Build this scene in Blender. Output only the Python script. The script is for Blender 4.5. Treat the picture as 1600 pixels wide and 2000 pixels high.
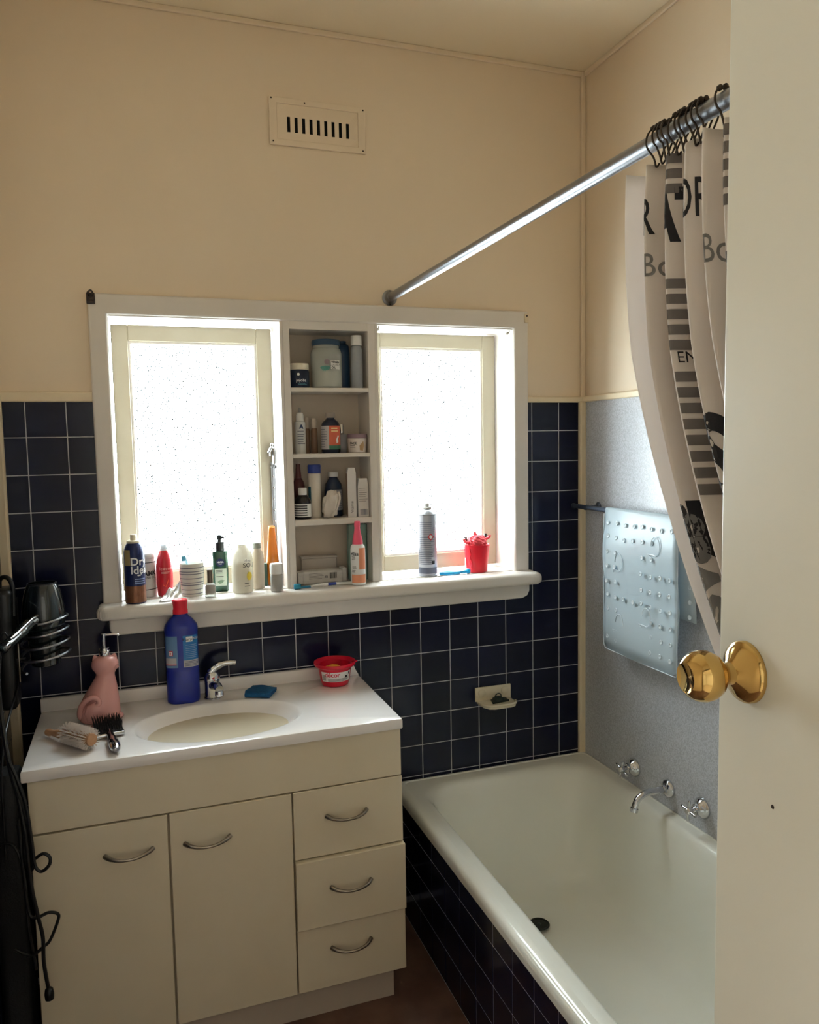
import bpy, bmesh, math, random
from mathutils import Vector, Matrix
random.seed(7)
PI = math.pi
sc = bpy.context.scene
for o in list(bpy.data.objects):
    bpy.data.objects.remove(o)
COL = sc.collection

# ------------------------------------------------------------------ camera
CAM = Vector((0.2706, -2.3576, 1.5229))
cd = bpy.data.cameras.new('camera')
cd.sensor_fit = 'HORIZONTAL'; cd.sensor_width = 36.0; cd.lens = 1527.5 / 1600 * 36.0
cd.clip_start = 0.02
cam = bpy.data.objects.new('camera', cd); COL.objects.link(cam)
cam.location = CAM; cam.rotation_euler = (1.4835, 0.0181, -0.3392)
sc.camera = cam

# ------------------------------------------------------------------ world and light
SKY = 29.0
w = bpy.data.worlds.new('overcast_sky'); sc.world = w; w.use_nodes = True
nt = w.node_tree; nt.nodes.clear()
bg = nt.nodes.new('ShaderNodeBackground'); wo = nt.nodes.new('ShaderNodeOutputWorld')
bg.inputs['Color'].default_value = (0.90, 0.98, 1.0, 1); bg.inputs['Strength'].default_value = SKY
nt.links.new(bg.outputs[0], wo.inputs[0])

def portal(name, loc, rot, sx, sy):
    l = bpy.data.lights.new(name, 'AREA'); l.shape = 'RECTANGLE'; l.size = sx; l.size_y = sy
    l.cycles.is_portal = True
    o = bpy.data.objects.new(name, l); COL.objects.link(o); o.location = loc; o.rotation_euler = rot
portal('window_portal', (0.459, 0.16, 1.495), (-PI / 2, 0, 0), 0.38, 0.71)
portal('window_portal', (1.23, 0.16, 1.495), (-PI / 2, 0, 0), 0.38, 0.71)
HALL = 31.0
hl = bpy.data.lights.new('hall_fill_light', 'AREA'); hl.shape = 'DISK'; hl.size = 0.34; hl.energy = HALL  # added fill light in the unseen hall, brightens the room through the doorway
hl.color = (0.93, 0.97, 1.0)
ho = bpy.data.objects.new('hall_fill_light', hl); COL.objects.link(ho)
ho.location = (0.35, -2.85, 2.56)

sc.view_settings.view_transform = 'Standard'; sc.view_settings.look = 'None'
sc.view_settings.gamma = 1.0; sc.view_settings.use_curve_mapping = False
sc.view_settings.exposure = 0.5
sc.cycles.max_bounces = 12; sc.cycles.diffuse_bounces = 7; sc.cycles.transparent_max_bounces = 16
sc.cycles.glossy_bounces = 5; sc.cycles.transmission_bounces = 8
sc.cycles.caustics_reflective = False; sc.cycles.caustics_refractive = False
sc.cycles.sample_clamp_indirect = 6.0
sc.cycles.use_denoising = True

# ------------------------------------------------------------------ materials
def lin(c):
    c = c / 255.0
    return c / 12.92 if c <= 0.04045 else ((c + 0.055) / 1.055) ** 2.4
def L(rgb): return (lin(rgb[0]), lin(rgb[1]), lin(rgb[2]), 1.0)
MATS = {}
def mat(name, rgb, rough=0.5, metal=0.0, spec=0.5, trans=0.0, ior=1.45, coat=0.0, noise=None, bump=None, rnd=0.0, sss=0.0, alpha=1.0):
    """noise=(scale, other_rgb, sharp) blotches of a second colour; bump=(scale, strength)"""
    if name in MATS: return MATS[name]
    m = bpy.data.materials.new(name); m.use_nodes = True; MATS[name] = m
    t = m.node_tree; p = t.nodes['Principled BSDF']
    p.inputs['Base Color'].default_value = L(rgb); p.inputs['Roughness'].default_value = rough
    p.inputs['Metallic'].default_value = metal; p.inputs['Specular IOR Level'].default_value = spec
    p.inputs['Transmission Weight'].default_value = trans; p.inputs['IOR'].default_value = ior
    p.inputs['Coat Weight'].default_value = coat; p.inputs['Coat Roughness'].default_value = 0.05
    p.inputs['Alpha'].default_value = alpha
    if sss: p.inputs['Subsurface Weight'].default_value = sss; p.inputs['Subsurface Radius'].default_value = (.01, .01, .01)
    tc = None
    def coord():
        nonlocal tc
        if tc is None: tc = t.nodes.new('ShaderNodeTexCoord')
        return tc.outputs['Object']
    src = None
    if noise:
        n = t.nodes.new('ShaderNodeTexNoise'); n.inputs['Scale'].default_value = noise[0]; n.inputs['Detail'].default_value = 5
        t.links.new(coord(), n.inputs['Vector'])
        r = t.nodes.new('ShaderNodeValToRGB'); s = noise[2] if len(noise) > 2 else 0.2
        r.color_ramp.elements[0].position = 0.5 - s; r.color_ramp.elements[1].position = 0.5 + s
        r.color_ramp.elements[0].color = L(rgb); r.color_ramp.elements[1].color = L(noise[1])
        t.links.new(n.outputs['Fac'], r.inputs['Fac']); src = r.outputs['Color']
    if rnd:
        oi = t.nodes.new('ShaderNodeObjectInfo'); hv = t.nodes.new('ShaderNodeHueSaturation')
        ma = t.nodes.new('ShaderNodeMapRange'); ma.inputs['To Min'].default_value = 1 - rnd; ma.inputs['To Max'].default_value = 1 + rnd
        t.links.new(oi.outputs['Random'], ma.inputs['Value']); t.links.new(ma.outputs[0], hv.inputs['Value'])
        if src: t.links.new(src, hv.inputs['Color'])
        else: hv.inputs['Color'].default_value = L(rgb)
        src = hv.outputs['Color']
    if src: t.links.new(src, p.inputs['Base Color'])
    if bump:
        n2 = t.nodes.new('ShaderNodeTexNoise'); n2.inputs['Scale'].default_value = bump[0]; n2.inputs['Detail'].default_value = 4
        t.links.new(coord(), n2.inputs['Vector'])
        b = t.nodes.new('ShaderNodeBump'); b.inputs['Strength'].default_value = bump[1]; b.inputs['Distance'].default_value = 0.003
        t.links.new(n2.outputs['Fac'], b.inputs['Height']); t.links.new(b.outputs[0], p.inputs['Normal'])
    return m

def glass_pane():
    m = bpy.data.materials.new('obscure_window_glass'); m.use_nodes = True; t = m.node_tree; t.nodes.clear()
    out = t.nodes.new('ShaderNodeOutputMaterial')
    tr = t.nodes.new('ShaderNodeBsdfTransparent'); tr.inputs[0].default_value = (0.95, 0.985, 0.97, 1)
    tl = t.nodes.new('ShaderNodeBsdfTranslucent'); tl.inputs[0].default_value = (0.85, 0.87, 0.9, 1)
    gl = t.nodes.new('ShaderNodeBsdfGlossy'); gl.inputs['Roughness'].default_value = 0.25; gl.inputs[0].default_value = (.9, .9, .9, 1)
    tc = t.nodes.new('ShaderNodeTexCoord')
    vo = t.nodes.new('ShaderNodeTexVoronoi'); vo.inputs['Scale'].default_value = 125; t.links.new(tc.outputs['Object'], vo.inputs['Vector'])
    mr = t.nodes.new('ShaderNodeMapRange'); mr.inputs['From Min'].default_value = 0.30; mr.inputs['From Max'].default_value = 0.45
    mr.inputs['To Min'].default_value = 0.0; mr.inputs['To Max'].default_value = 0.35; mr.clamp = True
    t.links.new(vo.outputs['Distance'], mr.inputs['Value'])
    rp = t.nodes.new('ShaderNodeValToRGB'); rp.color_ramp.elements[0].position = .34; rp.color_ramp.elements[1].position = .44
    rp.color_ramp.elements[0].color = (.016, .0172, .0175, 1); rp.color_ramp.elements[1].color = (.96, .99, .98, 1)
    nz = t.nodes.new('ShaderNodeTexNoise'); nz.inputs['Scale'].default_value = 60; t.links.new(tc.outputs['Object'], nz.inputs['Vector'])
    ad = t.nodes.new('ShaderNodeMath'); ad.operation = 'MULTIPLY_ADD'; ad.inputs[1].default_value = -.35; t.links.new(nz.outputs['Fac'], ad.inputs[0])
    ad2 = t.nodes.new('ShaderNodeMath'); ad2.operation = 'ADD'; ad2.inputs[1].default_value = .24; t.links.new(vo.outputs['Distance'], ad.inputs[2])
    t.links.new(ad.outputs[0], ad2.inputs[0]); t.links.new(ad2.outputs[0], rp.inputs['Fac']); t.links.new(rp.outputs[0], tr.inputs[0])
    b = t.nodes.new('ShaderNodeBump'); b.inputs['Strength'].default_value = 0.6; b.inputs['Distance'].default_value = 0.002
    t.links.new(vo.outputs['Distance'], b.inputs['Height']); t.links.new(b.outputs[0], gl.inputs['Normal'])
    m1 = t.nodes.new('ShaderNodeMixShader'); t.links.new(mr.outputs[0], m1.inputs[0])
    t.links.new(tr.outputs[0], m1.inputs[1]); t.links.new(tl.outputs[0], m1.inputs[2])
    m2 = t.nodes.new('ShaderNodeMixShader'); m2.inputs[0].default_value = 0.07
    t.links.new(m1.outputs[0], m2.inputs[1]); t.links.new(gl.outputs[0], m2.inputs[2])
    t.links.new(m2.outputs[0], out.inputs[0]); return m

def clear_plastic(name, rgb, clear=0.6, rough=0.15):
    """thin see-through plastic or glass wall"""
    if name in MATS: return MATS[name]
    m = bpy.data.materials.new(name); m.use_nodes = True; MATS[name] = m; t = m.node_tree
    p = t.nodes['Principled BSDF']; p.inputs['Base Color'].default_value = L(rgb); p.inputs['Roughness'].default_value = rough
    tr = t.nodes.new('ShaderNodeBsdfTransparent'); tr.inputs[0].default_value = tuple(0.5 + 0.5 * v for v in L(rgb)[:3]) + (1,)
    mx = t.nodes.new('ShaderNodeMixShader'); mx.inputs[0].default_value = clear
    t.links.new(p.outputs[0], mx.inputs[1]); t.links.new(tr.outputs[0], mx.inputs[2])
    t.links.new(mx.outputs[0], t.nodes['Material Output'].inputs[0]); return m

WALL = mat('cream_wall_paint', (226, 210, 188), 0.55, noise=(1.6, (221, 204, 181), .3), bump=(260, .06))
CEIL = mat('cream_ceiling_paint', (233, 219, 194), 0.6, bump=(200, .06))
TRIM = mat('cream_gloss_trim', (222, 206, 178), 0.35, bump=(90, .05))
WHITE = mat('white_gloss_paint', (220, 214, 208), 0.33, noise=(7, (213, 206, 198), .3), bump=(120, .05))
SASH = mat('aged_cream_sash_paint', (178, 170, 150), 0.4, noise=(9, (168, 158, 136), .3))
TILE = mat('navy_glazed_tile', (15, 18, 40), 0.14, spec=0.28, rnd=0.25, bump=(6, .05))
GROUT = mat('pale_grout', (212, 210, 214), 0.8, noise=(30, (180, 178, 182), .3))
PANEL = mat('grey_speckled_laminate', (166, 168, 174), 0.3, noise=(260, (196, 198, 205), .12))
FLOOR = mat('brown_vinyl_floor', (112, 84, 70), 0.45, noise=(9, (92, 66, 55), .12))
LAM = mat('ivory_melamine', (216, 205, 182), 0.38, noise=(5, (209, 197, 172), .3))
LAMEDGE = mat('ivory_melamine_carcass', (196, 184, 160), 0.5)
MARBLE = mat('white_cultured_marble', (235, 231, 230), 0.16, coat=0.4)
ENAMEL = mat('white_bath_enamel', (236, 236, 229), 0.14, coat=0.5, noise=(3, (228, 228, 218), .3))
CHROME = mat('chrome', (205, 206, 210), 0.08, metal=1.0)
STEEL = mat('dull_galvanised_steel', (150, 152, 158), 0.33, metal=1.0)
NICKEL = mat('brushed_nickel', (150, 142, 132), 0.28, metal=1.0)
BRASS = mat('polished_brass', (206, 172, 108), 0.09, metal=1.0)
BLACK = mat('black_plastic', (14, 15, 18), 0.35)
DOORP = mat('cream_door_paint', (238, 236, 225), 0.36, noise=(4, (234, 231, 218), .3), bump=(150, .04))
DARK = mat('painted_void_dark', (12, 11, 10), 0.9)
PAPER = mat('white_paper_label', (232, 232, 230), 0.6)
INK = mat('black_ink', (25, 25, 32), 0.6)
GREYINK = mat('grey_ink', (120, 118, 118), 0.6)
WHITEINK = mat('white_ink', (238, 238, 240), 0.5)
WPL = mat('white_plastic', (228, 228, 228), 0.35)

# ------------------------------------------------------------------ object helpers
def tag(o, label, cat, group=None):
    o['label'] = label; o['category'] = cat
    if group: o['group'] = group
    return o
def thing(name, label, cat, loc=(0, 0, 0), rz=0.0, group=None):
    o = bpy.data.objects.new(name, None); COL.objects.link(o); o.empty_display_size = 0.02
    o.location = loc; o.rotation_euler = (0, 0, rz)
    return tag(o, label, cat, group)
def obj(name, me, m, parent=None, smooth=True, loc=None, rot=None, kind=None, label=None):
    me.materials.clear(); me.materials.append(m)
    if smooth is not None:
        for p in me.polygons: p.use_smooth = bool(smooth)
    if smooth == 'auto' or smooth is True:
        try: me.set_sharp_from_angle(angle=math.radians(40))
        except Exception: pass
    o = bpy.data.objects.new(name, me); COL.objects.link(o)
    if parent: o.parent = parent
    if loc: o.location = loc
    if rot: o.rotation_euler = rot
    if kind: o['kind'] = kind
    if label: o['label'] = label
    return o
def struct(name, me, m, smooth=False): return obj(name, me, m, None, smooth, kind='structure')
def face(x, y): return math.atan2(CAM.y - y, CAM.x - x) + PI / 2   # local -Y looks to the doorway
def me_of(bm, name='mesh'):
    bmesh.ops.recalc_face_normals(bm, faces=bm.faces[:])
    me = bpy.data.meshes.new(name); bm.to_mesh(me); bm.free(); return me
def pydata(v, f):
    me = bpy.data.meshes.new('mesh'); me.from_pydata(v, [], f); me.update(); return me
def box(x0, x1, y0, y1, z0, z1, bev=0.0, seg=2):
    bm = bmesh.new(); bmesh.ops.create_cube(bm, size=1.0)
    for v in bm.verts:
        v.co = Vector((x0 + (v.co.x + .5) * (x1 - x0), y0 + (v.co.y + .5) * (y1 - y0), z0 + (v.co.z + .5) * (z1 - z0)))
    if bev: bmesh.ops.bevel(bm, geom=bm.edges[:], offset=bev, segments=seg, affect='EDGES', profile=0.5)
    return me_of(bm)
def prism(poly, d0, d1, axis='y', bev=0.0, seg=2):
    """2-D polygon pushed along an axis. axis y: (x,z); x: (y,z); z: (x,y)"""
    bm = bmesh.new()
    def P(a, b, d): return {'y': (a, d, b), 'x': (d, a, b), 'z': (a, b, d)}[axis]
    v0 = [bm.verts.new(P(a, b, d0)) for a, b in poly]; v1 = [bm.verts.new(P(a, b, d1)) for a, b in poly]
    n = len(poly); bm.faces.new(v0); bm.faces.new(v1[::-1])
    for i in range(n): bm.faces.new((v0[i], v0[(i + 1) % n], v1[(i + 1) % n], v1[i]))
    bmesh.ops.recalc_face_normals(bm, faces=bm.faces[:])
    if bev: bmesh.ops.bevel(bm, geom=bm.edges[:], offset=bev, segments=seg, affect='EDGES', profile=0.5)
    return me_of(bm)
def ring(x0, x1, z0, z1, hx0, hx1, hz0, hz1, y0, y1, bev=0.0):
    """flat board with a rectangular hole"""
    bm = bmesh.new(); V = {}
    for k, y in ((0, y0), (1, y1)):
        for j, (a, b, c, d) in enumerate(((x0, x1, z0, z1), (hx0, hx1, hz0, hz1))):
            V[k, j] = [bm.verts.new(p) for p in ((a, y, c), (b, y, c), (b, y, d), (a, y, d))]
    for i in range(4):
        n = (i + 1) % 4
        for k in (0, 1): bm.faces.new((V[k, 0][i], V[k, 0][n], V[k, 1][n], V[k, 1][i]))
        for j in (0, 1): bm.faces.new((V[0, j][i], V[0, j][n], V[1, j][n], V[1, j][i]))
    bmesh.ops.recalc_face_normals(bm, faces=bm.faces[:])
    if bev:
        es = [e for e in bm.edges if not (len(e.link_faces) == 2 and e.link_faces[0].normal.dot(e.link_faces[1].normal) > .99)]
        bmesh.ops.bevel(bm, geom=es, offset=bev, segments=2, affect='EDGES', profile=0.5)
    return me_of(bm)
def lathe(prof, n=32, sx=1.0, sy=1.0, power=2.0, axis='z', off=(0, 0, 0), cap=True):
    """prof: (r, h) or (r, h, cx, cy) rows; superellipse section by power"""
    bm = bmesh.new(); rings = []
    for row in prof:
        r, h = row[0], row[1]; cx, cy = (row[2], row[3]) if len(row) > 3 else (0, 0)
        rr = []
        for i in range(n):
            a = 2 * PI * i / n; c, s = math.cos(a), math.sin(a)
            x = math.copysign(abs(c) ** (2 / power), c) * max(r, 1e-5) * sx + cx
            y = math.copysign(abs(s) ** (2 / power), s) * max(r, 1e-5) * sy + cy
            p = {'z': (x, y, h), 'x': (h, x, y), 'y': (x, h, y)}[axis]
            rr.append(bm.verts.new((p[0] + off[0], p[1] + off[1], p[2] + off[2])))
        rings.append(rr)
    for a, b in zip(rings, rings[1:]):
        for i in range(n): bm.faces.new((a[i], a[(i + 1) % n], b[(i + 1) % n], b[i]))
    if cap: bm.faces.new(rings[0][::-1]); bm.faces.new(rings[-1])
    return me_of(bm)
def spline(pts, k=6, closed=False):
    """Catmull-Rom through points"""
    P = [Vector(p) for p in pts]; n = len(P); out = []
    rng = range(n) if closed else range(n - 1)
    for i in rng:
        p0 = P[(i - 1) % n] if closed or i > 0 else P[0]; p1 = P[i]; p2 = P[(i + 1) % n]
        p3 = P[(i + 2) % n] if closed or i + 2 < n else P[-1]
        for j in range(k):
            t = j / k
            out.append(0.5 * ((2 * p1) + (p2 - p0) * t + (2 * p0 - 5 * p1 + 4 * p2 - p3) * t * t + (3 * p1 - p0 - 3 * p2 + p3) * t ** 3))
    if not closed: out.append(P[-1])
    return out
def tube(pts, r, n=10, closed=False, sx=1.0):
    """pipe along points; r a number or one per point"""
    P = [Vector(p) for p in pts]; m = len(P); R = r if isinstance(r, (list, tuple)) else [r] * m
    bm = bmesh.new(); rings = []; up = None
    for i in range(m):
        if closed: t = P[(i + 1) % m] - P[(i - 1) % m]
        else: t = P[min(i + 1, m - 1)] - P[max(i - 1, 0)]
        t.normalize()
        if up is None:
            up = Vector((0, 0, 1)) if abs(t.z) < .9 else Vector((0, 1, 0))
        a = t.cross(up).normalized(); b = a.cross(t).normalized(); up = b
        rings.append([bm.verts.new(P[i] + (a * math.cos(2 * PI * k / n) * sx + b * math.sin(2 * PI * k / n)) * R[i]) for k in range(n)])
    pairs = list(zip(rings, rings[1:])) + ([(rings[-1], rings[0])] if closed else [])
    for A, B in pairs:
        for i in range(n): bm.faces.new((A[i], A[(i + 1) % n], B[(i + 1) % n], B[i]))
    if not closed: bm.faces.new(rings[0][::-1]); bm.faces.new(rings[-1])
    return me_of(bm)
def patch(rx, ry, a0, a1, z0, z1, n=14, power=2.0, lift=0.0006):
    """curved label on a round body; angles in degrees off the local -Y front"""
    v = []; f = []
    for i in range(n + 1):
        a = math.radians(a0 + (a1 - a0) * i / n) - PI / 2; c, s = math.cos(a), math.sin(a)
        x = math.copysign(abs(c) ** (2 / power), c) * (rx + lift); y = math.copysign(abs(s) ** (2 / power), s) * (ry + lift)
        v += [(x, y, z0), (x, y, z1)]
    for i in range(n): f.append((2 * i, 2 * i + 2, 2 * i + 3, 2 * i + 1))
    return pydata(v, f)
def join(meshes):
    bm = bmesh.new()
    for m in meshes: bm.from_mesh(m); bpy.data.meshes.remove(m)
    me = bpy.data.meshes.new('mesh'); bm.to_mesh(me); bm.free(); return me
TXT = {}
def text2d(s, size, maxe=None, bold=0.0):
    cu = bpy.data.curves.new('t', 'FONT'); cu.body = s; cu.size = size; cu.align_x = 'CENTER'; cu.align_y = 'CENTER'
    cu.resolution_u = 3; cu.offset = bold
    o = bpy.data.objects.new('t', cu); COL.objects.link(o)
    dg = bpy.context.evaluated_depsgraph_get(); me = bpy.data.meshes.new_from_object(o.evaluated_get(dg))
    bpy.data.objects.remove(o); bpy.data.curves.remove(cu)
    if maxe:
        bm = bmesh.new(); bm.from_mesh(me)
        bmesh.ops.triangulate(bm, faces=bm.faces[:])
        for _ in range(5):
            es = [e for e in bm.edges if e.calc_length() > maxe]
            if not es: break
            bmesh.ops.subdivide_edges(bm, edges=es, cuts=1)
            bmesh.ops.triangulate(bm, faces=[f for f in bm.faces if len(f.verts) > 3])
        bm.to_mesh(me); bm.free()
    return me
def text_on(s, size, rx, ry, ang, z, power=2.0, lift=0.0012, bold=0.0, sx=1.0, rot=0.0):
    """lettering wrapped round a body; centred at angle ang (deg off -Y) and height z"""
    me = text2d(s, size, maxe=max(size * .25, .002), bold=bold)
    r = (rx + ry) / 2; cr, sr = math.cos(rot), math.sin(rot)
    for v in me.vertices:
        x, y = v.co.x * sx, v.co.y
        x, y = x * cr - y * sr, x * sr + y * cr
        a = math.radians(ang) - PI / 2 + x / r; c, q = math.cos(a), math.sin(a)
        v.co = (math.copysign(abs(c) ** (2 / power), c) * (rx + lift), math.copysign(abs(q) ** (2 / power), q) * (ry + lift), z + y)
    return me
def text_flat(s, size, origin, ux, uy, bold=0.0, lift=0.0008):
    me = text2d(s, size, bold=bold); o = Vector(origin); ux = Vector(ux).normalized(); uy = Vector(uy).normalized(); n = ux.cross(uy)
    for v in me.vertices: v.co = o + ux * v.co.x + uy * v.co.y + n * lift
    return me
def rules(rx, ry, a0, a1, zs, th=0.0012, power=2.0):
    return join([patch(rx, ry, a0, a1 - random.random() * (a1 - a0) * .3, z, z + th, 8, power, 0.0011) for z in zs])
def lines(me_list): return join(me_list)

# ================================================================== THE ROOM
X0, X1, YF, ZC = -0.085, 1.742, -2.46, 2.737      # left wall, right wall, front wall, ceiling
T = 0.1025; ZT = 1.66                              # tile pitch, top row of tiles
floor = struct('floor', box(X0 - .12, X1 + .12, YF - .12, .2, -.06, 0), FLOOR)
struct('ceiling', box(X0 - .12, X1 + .12, YF - .12, .2, ZC, ZC + .06), CEIL)
HX0, HX1, HZ0, HZ1 = .190, 1.495, 1.045, 1.92
back = struct('wall_back', ring(X0 - .12, X1 + .12, 0, ZC, HX0, HX1, HZ0, HZ1, 0, .19), WALL)
right = struct('wall_right', box(X1, X1 + .12, YF - .12, .0, 0, ZC), WALL)
left = struct('wall_left', box(X0 - .12, X0, YF - .12, .0, 0, ZC), WALL)
front = struct('wall_front', prism([(X0, 0), (-.02, 0), (-.02, 2.06), (.79, 2.06), (.79, 0), (X1, 0), (X1, ZC), (X0, ZC)], YF - .12, YF, 'y'), WALL)
# the hall outside the doorway
struct('floor_hall', box(-1.0, 2.0, -4.8, YF - .12, -.06, 0), mat('pale_timber_floor', (196, 186, 172), .4, noise=(4, (182, 172, 158), .3)))
HWALL = mat('white_hall_paint', (226, 224, 220), .6)
struct('ceiling_hall', box(-1.0, 2.0, -4.8, YF - .12, 2.6, 2.66), HWALL)
struct('wall_hall_left', box(-1.1, -1.0, -4.8, YF - .12, 0, 2.66), HWALL)
struct('wall_hall_right', box(2.0, 2.1, -4.8, YF - .12, 0, 2.66), HWALL)
struct('wall_hall_back', box(-1.1, 2.1, -4.9, -4.8, 0, 2.66), HWALL)
struct('wall_hall_front', prism([(-1.0, 0), (X0 - .12, 0), (X0 - .12, 2.66), (-1.0, 2.66)], YF - .12, YF - .1, 'y'), HWALL)
struct('trim_door_frame', prism([(-.05, 0), (-.02, 0), (-.02, 2.06), (.79, 2.06), (.79, 0), (.82, 0), (.82, 2.09), (-.05, 2.09)], YF - .13, YF + .012, 'y'), TRIM)

# grout bed and tiles on the back wall: each tile an object under its wall
gb = obj('grout_bed', prism([(X0, 0), (X1, 0), (X1, ZT - .004), (HX1 - .012, ZT - .004), (HX1 - .012, HZ0 + .003), (HX0 + .012, HZ0 + .003), (HX0 + .012, ZT - .004), (X0, ZT - .004)], -.004, 0, 'y'), GROUT, back, False)
tile_cache = {}
def tile_mesh(wd, ht, ax):
    k = (round(wd, 4), round(ht, 4), ax)
    if k not in tile_cache:
        if ax == 'y': tile_cache[k] = box(-wd / 2, wd / 2, -.0014, .001, -ht / 2, ht / 2, .0006, 1)
        else: tile_cache[k] = box(-.0012, .0012, -wd / 2, wd / 2, -ht / 2, ht / 2, .0005, 1)
        tile_cache[k].materials.append(TILE)
    return tile_cache[k]
def put_tile(parent, a0, a1, z0, z1, d, ax):
    if a1 - a0 < .008 or z1 - z0 < .008: return
    me = tile_mesh(a1 - a0, z1 - z0, ax)
    o = bpy.data.objects.new('tile', me); COL.objects.link(o); o.parent = parent
    j = random.uniform(-.0002, .0002); c = (a0 + a1) / 2
    o.location = (c, d + j, (z0 + z1) / 2) if ax == 'y' else (d + j, c, (z0 + z1) / 2)
    o.rotation_euler = (random.uniform(-.002, .002), 0, random.uniform(-.002, .002))
g = 0.0014
for k in range(16):
    z1 = ZT - k * T - g; z0 = ZT - (k + 1) * T + g
    if k == 0: z1 = ZT - .006
    for j in range(-1, 17):
        a0 = max(j * T + g, X0 + .02); a1 = min((j + 1) * T - g, X1 - .024)
        if z1 < .76 and a0 > .0 and a1 < .9: continue         # behind the cabinet
        if z1 < .36 and a0 > 1.03: continue                  # behind the bath
        zz0, zz1 = max(z0, .002), z1
        # the window trim covers part of the wall
        if z1 > 1.06 and a1 > .185 and a0 < 1.50:
            if a0 < .185: put_tile(back, a0, .19, zz0, zz1, -.004, 'y'); continue
            if a1 > 1.50: put_tile(back, 1.497, a1, zz0, zz1, -.004, 'y'); continue
            continue
        if z0 < .42 and a0 > 1.03: zz0 = .40
        put_tile(back, a0, a1, zz0, zz1, -.004, 'y')
# left wall tiles
obj('grout_bed', box(X0, X0 + .004, -1.3, 0, 0, ZT - .004), GROUT, left, False)
for k in range(16):
    for j in range(0, 8):
        put_tile(left, -(j + 1) * T + g, min(-j * T - g, -.012), max(ZT - (k + 1) * T + g, .002), ZT - k * T - g, X0 + .004, 'x')
# mouldings round the tile top and in the corners
struct('trim_1', box(X0, .178, -.013, 0, ZT - .007, ZT + .021, .004), TRIM)
struct('trim_2', box(1.505, X1, -.013, 0, ZT - .008, ZT + .012, .004), TRIM)
struct('trim_3', box(X1 - .014, X1, -1.75, -.014, ZT - .007, ZT + .013, .004), TRIM)
struct('trim_4', box(X1 - .027, X1, -.02, 0, .40, ZT - .004, .006), TRIM)
struct('trim_5', box(X1 - .017, X1, -.013, 0, ZT + .01, ZC, .005), WALL)
struct('trim_6', box(X0, X0 + .03, -.02, 0, 0.0, ZT + .02, .006), TRIM)
struct('trim_7', box(X0, X1, -.009, 0, ZC - .016, ZC, .003), WALL)
struct('trim_8', box(X1 - .009, X1, -2.4, -.01, ZC - .016, ZC, .003), WALL)
struct('trim_9', box(X0, X0 + .013, -1.3, -.02, ZT - .007, ZT + .021, .004), TRIM)
# speckled laminate sheet on the right wall above the bath
lam = obj('laminate_sheet', box(X1 - .005, X1, -1.75, -.012, .40, ZT - .006), PANEL, right, False, label='grey speckled splash sheet')

# ------------------------------------------------------------------ windows
struct('trim_casing', prism([(.172, 1.062), (.172, 1.948), (1.515, 1.948), (1.515, 1.062), (1.463, 1.062), (1.463, 1.891), (.2205, 1.891), (.2205, 1.062)], -.024, -.0005, 'y', .006, 3), WHITE)
def rounded_rect(x0, x1, y0, y1, r, corners, n=5):
    """corners: which of (x0y0, x1y0, x1y1, x0y1) are rounded"""
    P = []
    for k, (cx, cy, a) in enumerate(((x0 + r, y0 + r, PI), (x1 - r, y0 + r, 1.5 * PI), (x1 - r, y1 - r, 0), (x0 + r, y1 - r, .5 * PI))):
        if corners[k]: P += [(cx + r * math.cos(a + i * PI / 2 / n), cy + r * math.sin(a + i * PI / 2 / n)) for i in range(n + 1)]
        else: P.append(((x0, y0), (x1, y0), (x1, y1), (x0, y1))[k])
    return P
sill_me = prism(rounded_rect(.158, 1.532, -.088, -.0005, .02, (1, 1, 0, 0)), 1.050, 1.090, 'z', .014, 4)
struct('trim_sill', sill_me, WHITE, True)
struct('trim_sill_inner', box(.192, 1.493, -.0005, .188, 1.048, 1.090), WHITE)
ap = [(.186, 1.052), (.186, 1.015), (.192, 1.004), (.203, .998), (1.485, .998), (1.503, 1.006), (1.511, 1.022), (1.511, 1.052)]
struct('trim_apron', prism(ap, -.034, -.0005, 'y', .004, 2), WHITE)
PANE = glass_pane()
def window(idx, x0, x1, hinge_left):
    e = bpy.data.objects.new('window_%d' % idx, None); COL.objects.link(e); e.location = ((x0 + x1) / 2, .13, 1.09); e['kind'] = 'structure'
    def P(me, name, m, sm=False):
        o = obj(name, me, m, e, sm); o.location = (-(x0 + x1) / 2, -.13, -1.09); return o
    z0, z1 = 1.0905, 1.888
    ox0, ox1 = (HX0 + .001, x1 + .008) if idx == 1 else (x0 - .008, HX1 - .001)
    P(prism([(ox0, z0), (ox0, 1.918), (ox1, 1.918), (ox1, z0), (x1, z0), (x1, z1), (x0, z1), (x0, z0)], -.018, .185, 'y'), 'frame', WHITE)
    s = e
    a0, a1, b0, b1 = x0 + .003, x1 - .003, z0 + .006, z1 - .003
    wd = .047
    P(box(a0, a0 + wd, .115, .15, b0, b1, .002, 1), 'stile', SASH); P(box(a1 - wd, a1, .115, .15, b0, b1, .002, 1), 'stile', SASH)
    P(box(a0 + wd, a1 - wd, .115, .15, b1 - wd, b1, .002, 1), 'rail', SASH); P(box(a0 + wd, a1 - wd, .115, .15, b0, b0 + .052, .002, 1), 'rail', SASH)
    gx0, gx1, gz0, gz1 = a0 + wd, a1 - wd, b0 + .052, b1 - wd
    P(ring(gx0 - .001, gx1 + .001, gz0 - .001, gz1 + .001, gx0 + .007, gx1 - .007, gz0 + .007, gz1 - .007, .119, .13, .002), 'glazing_bead', WHITE)
    P(box(gx0 + .002, gx1 - .002, .131, .135, gz0 + .002, gz1 - .002), 'pane', PANE)
    return e
win1 = window(1, .2215, .695, True)
win2 = window(2, .997, 1.462, False)

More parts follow.
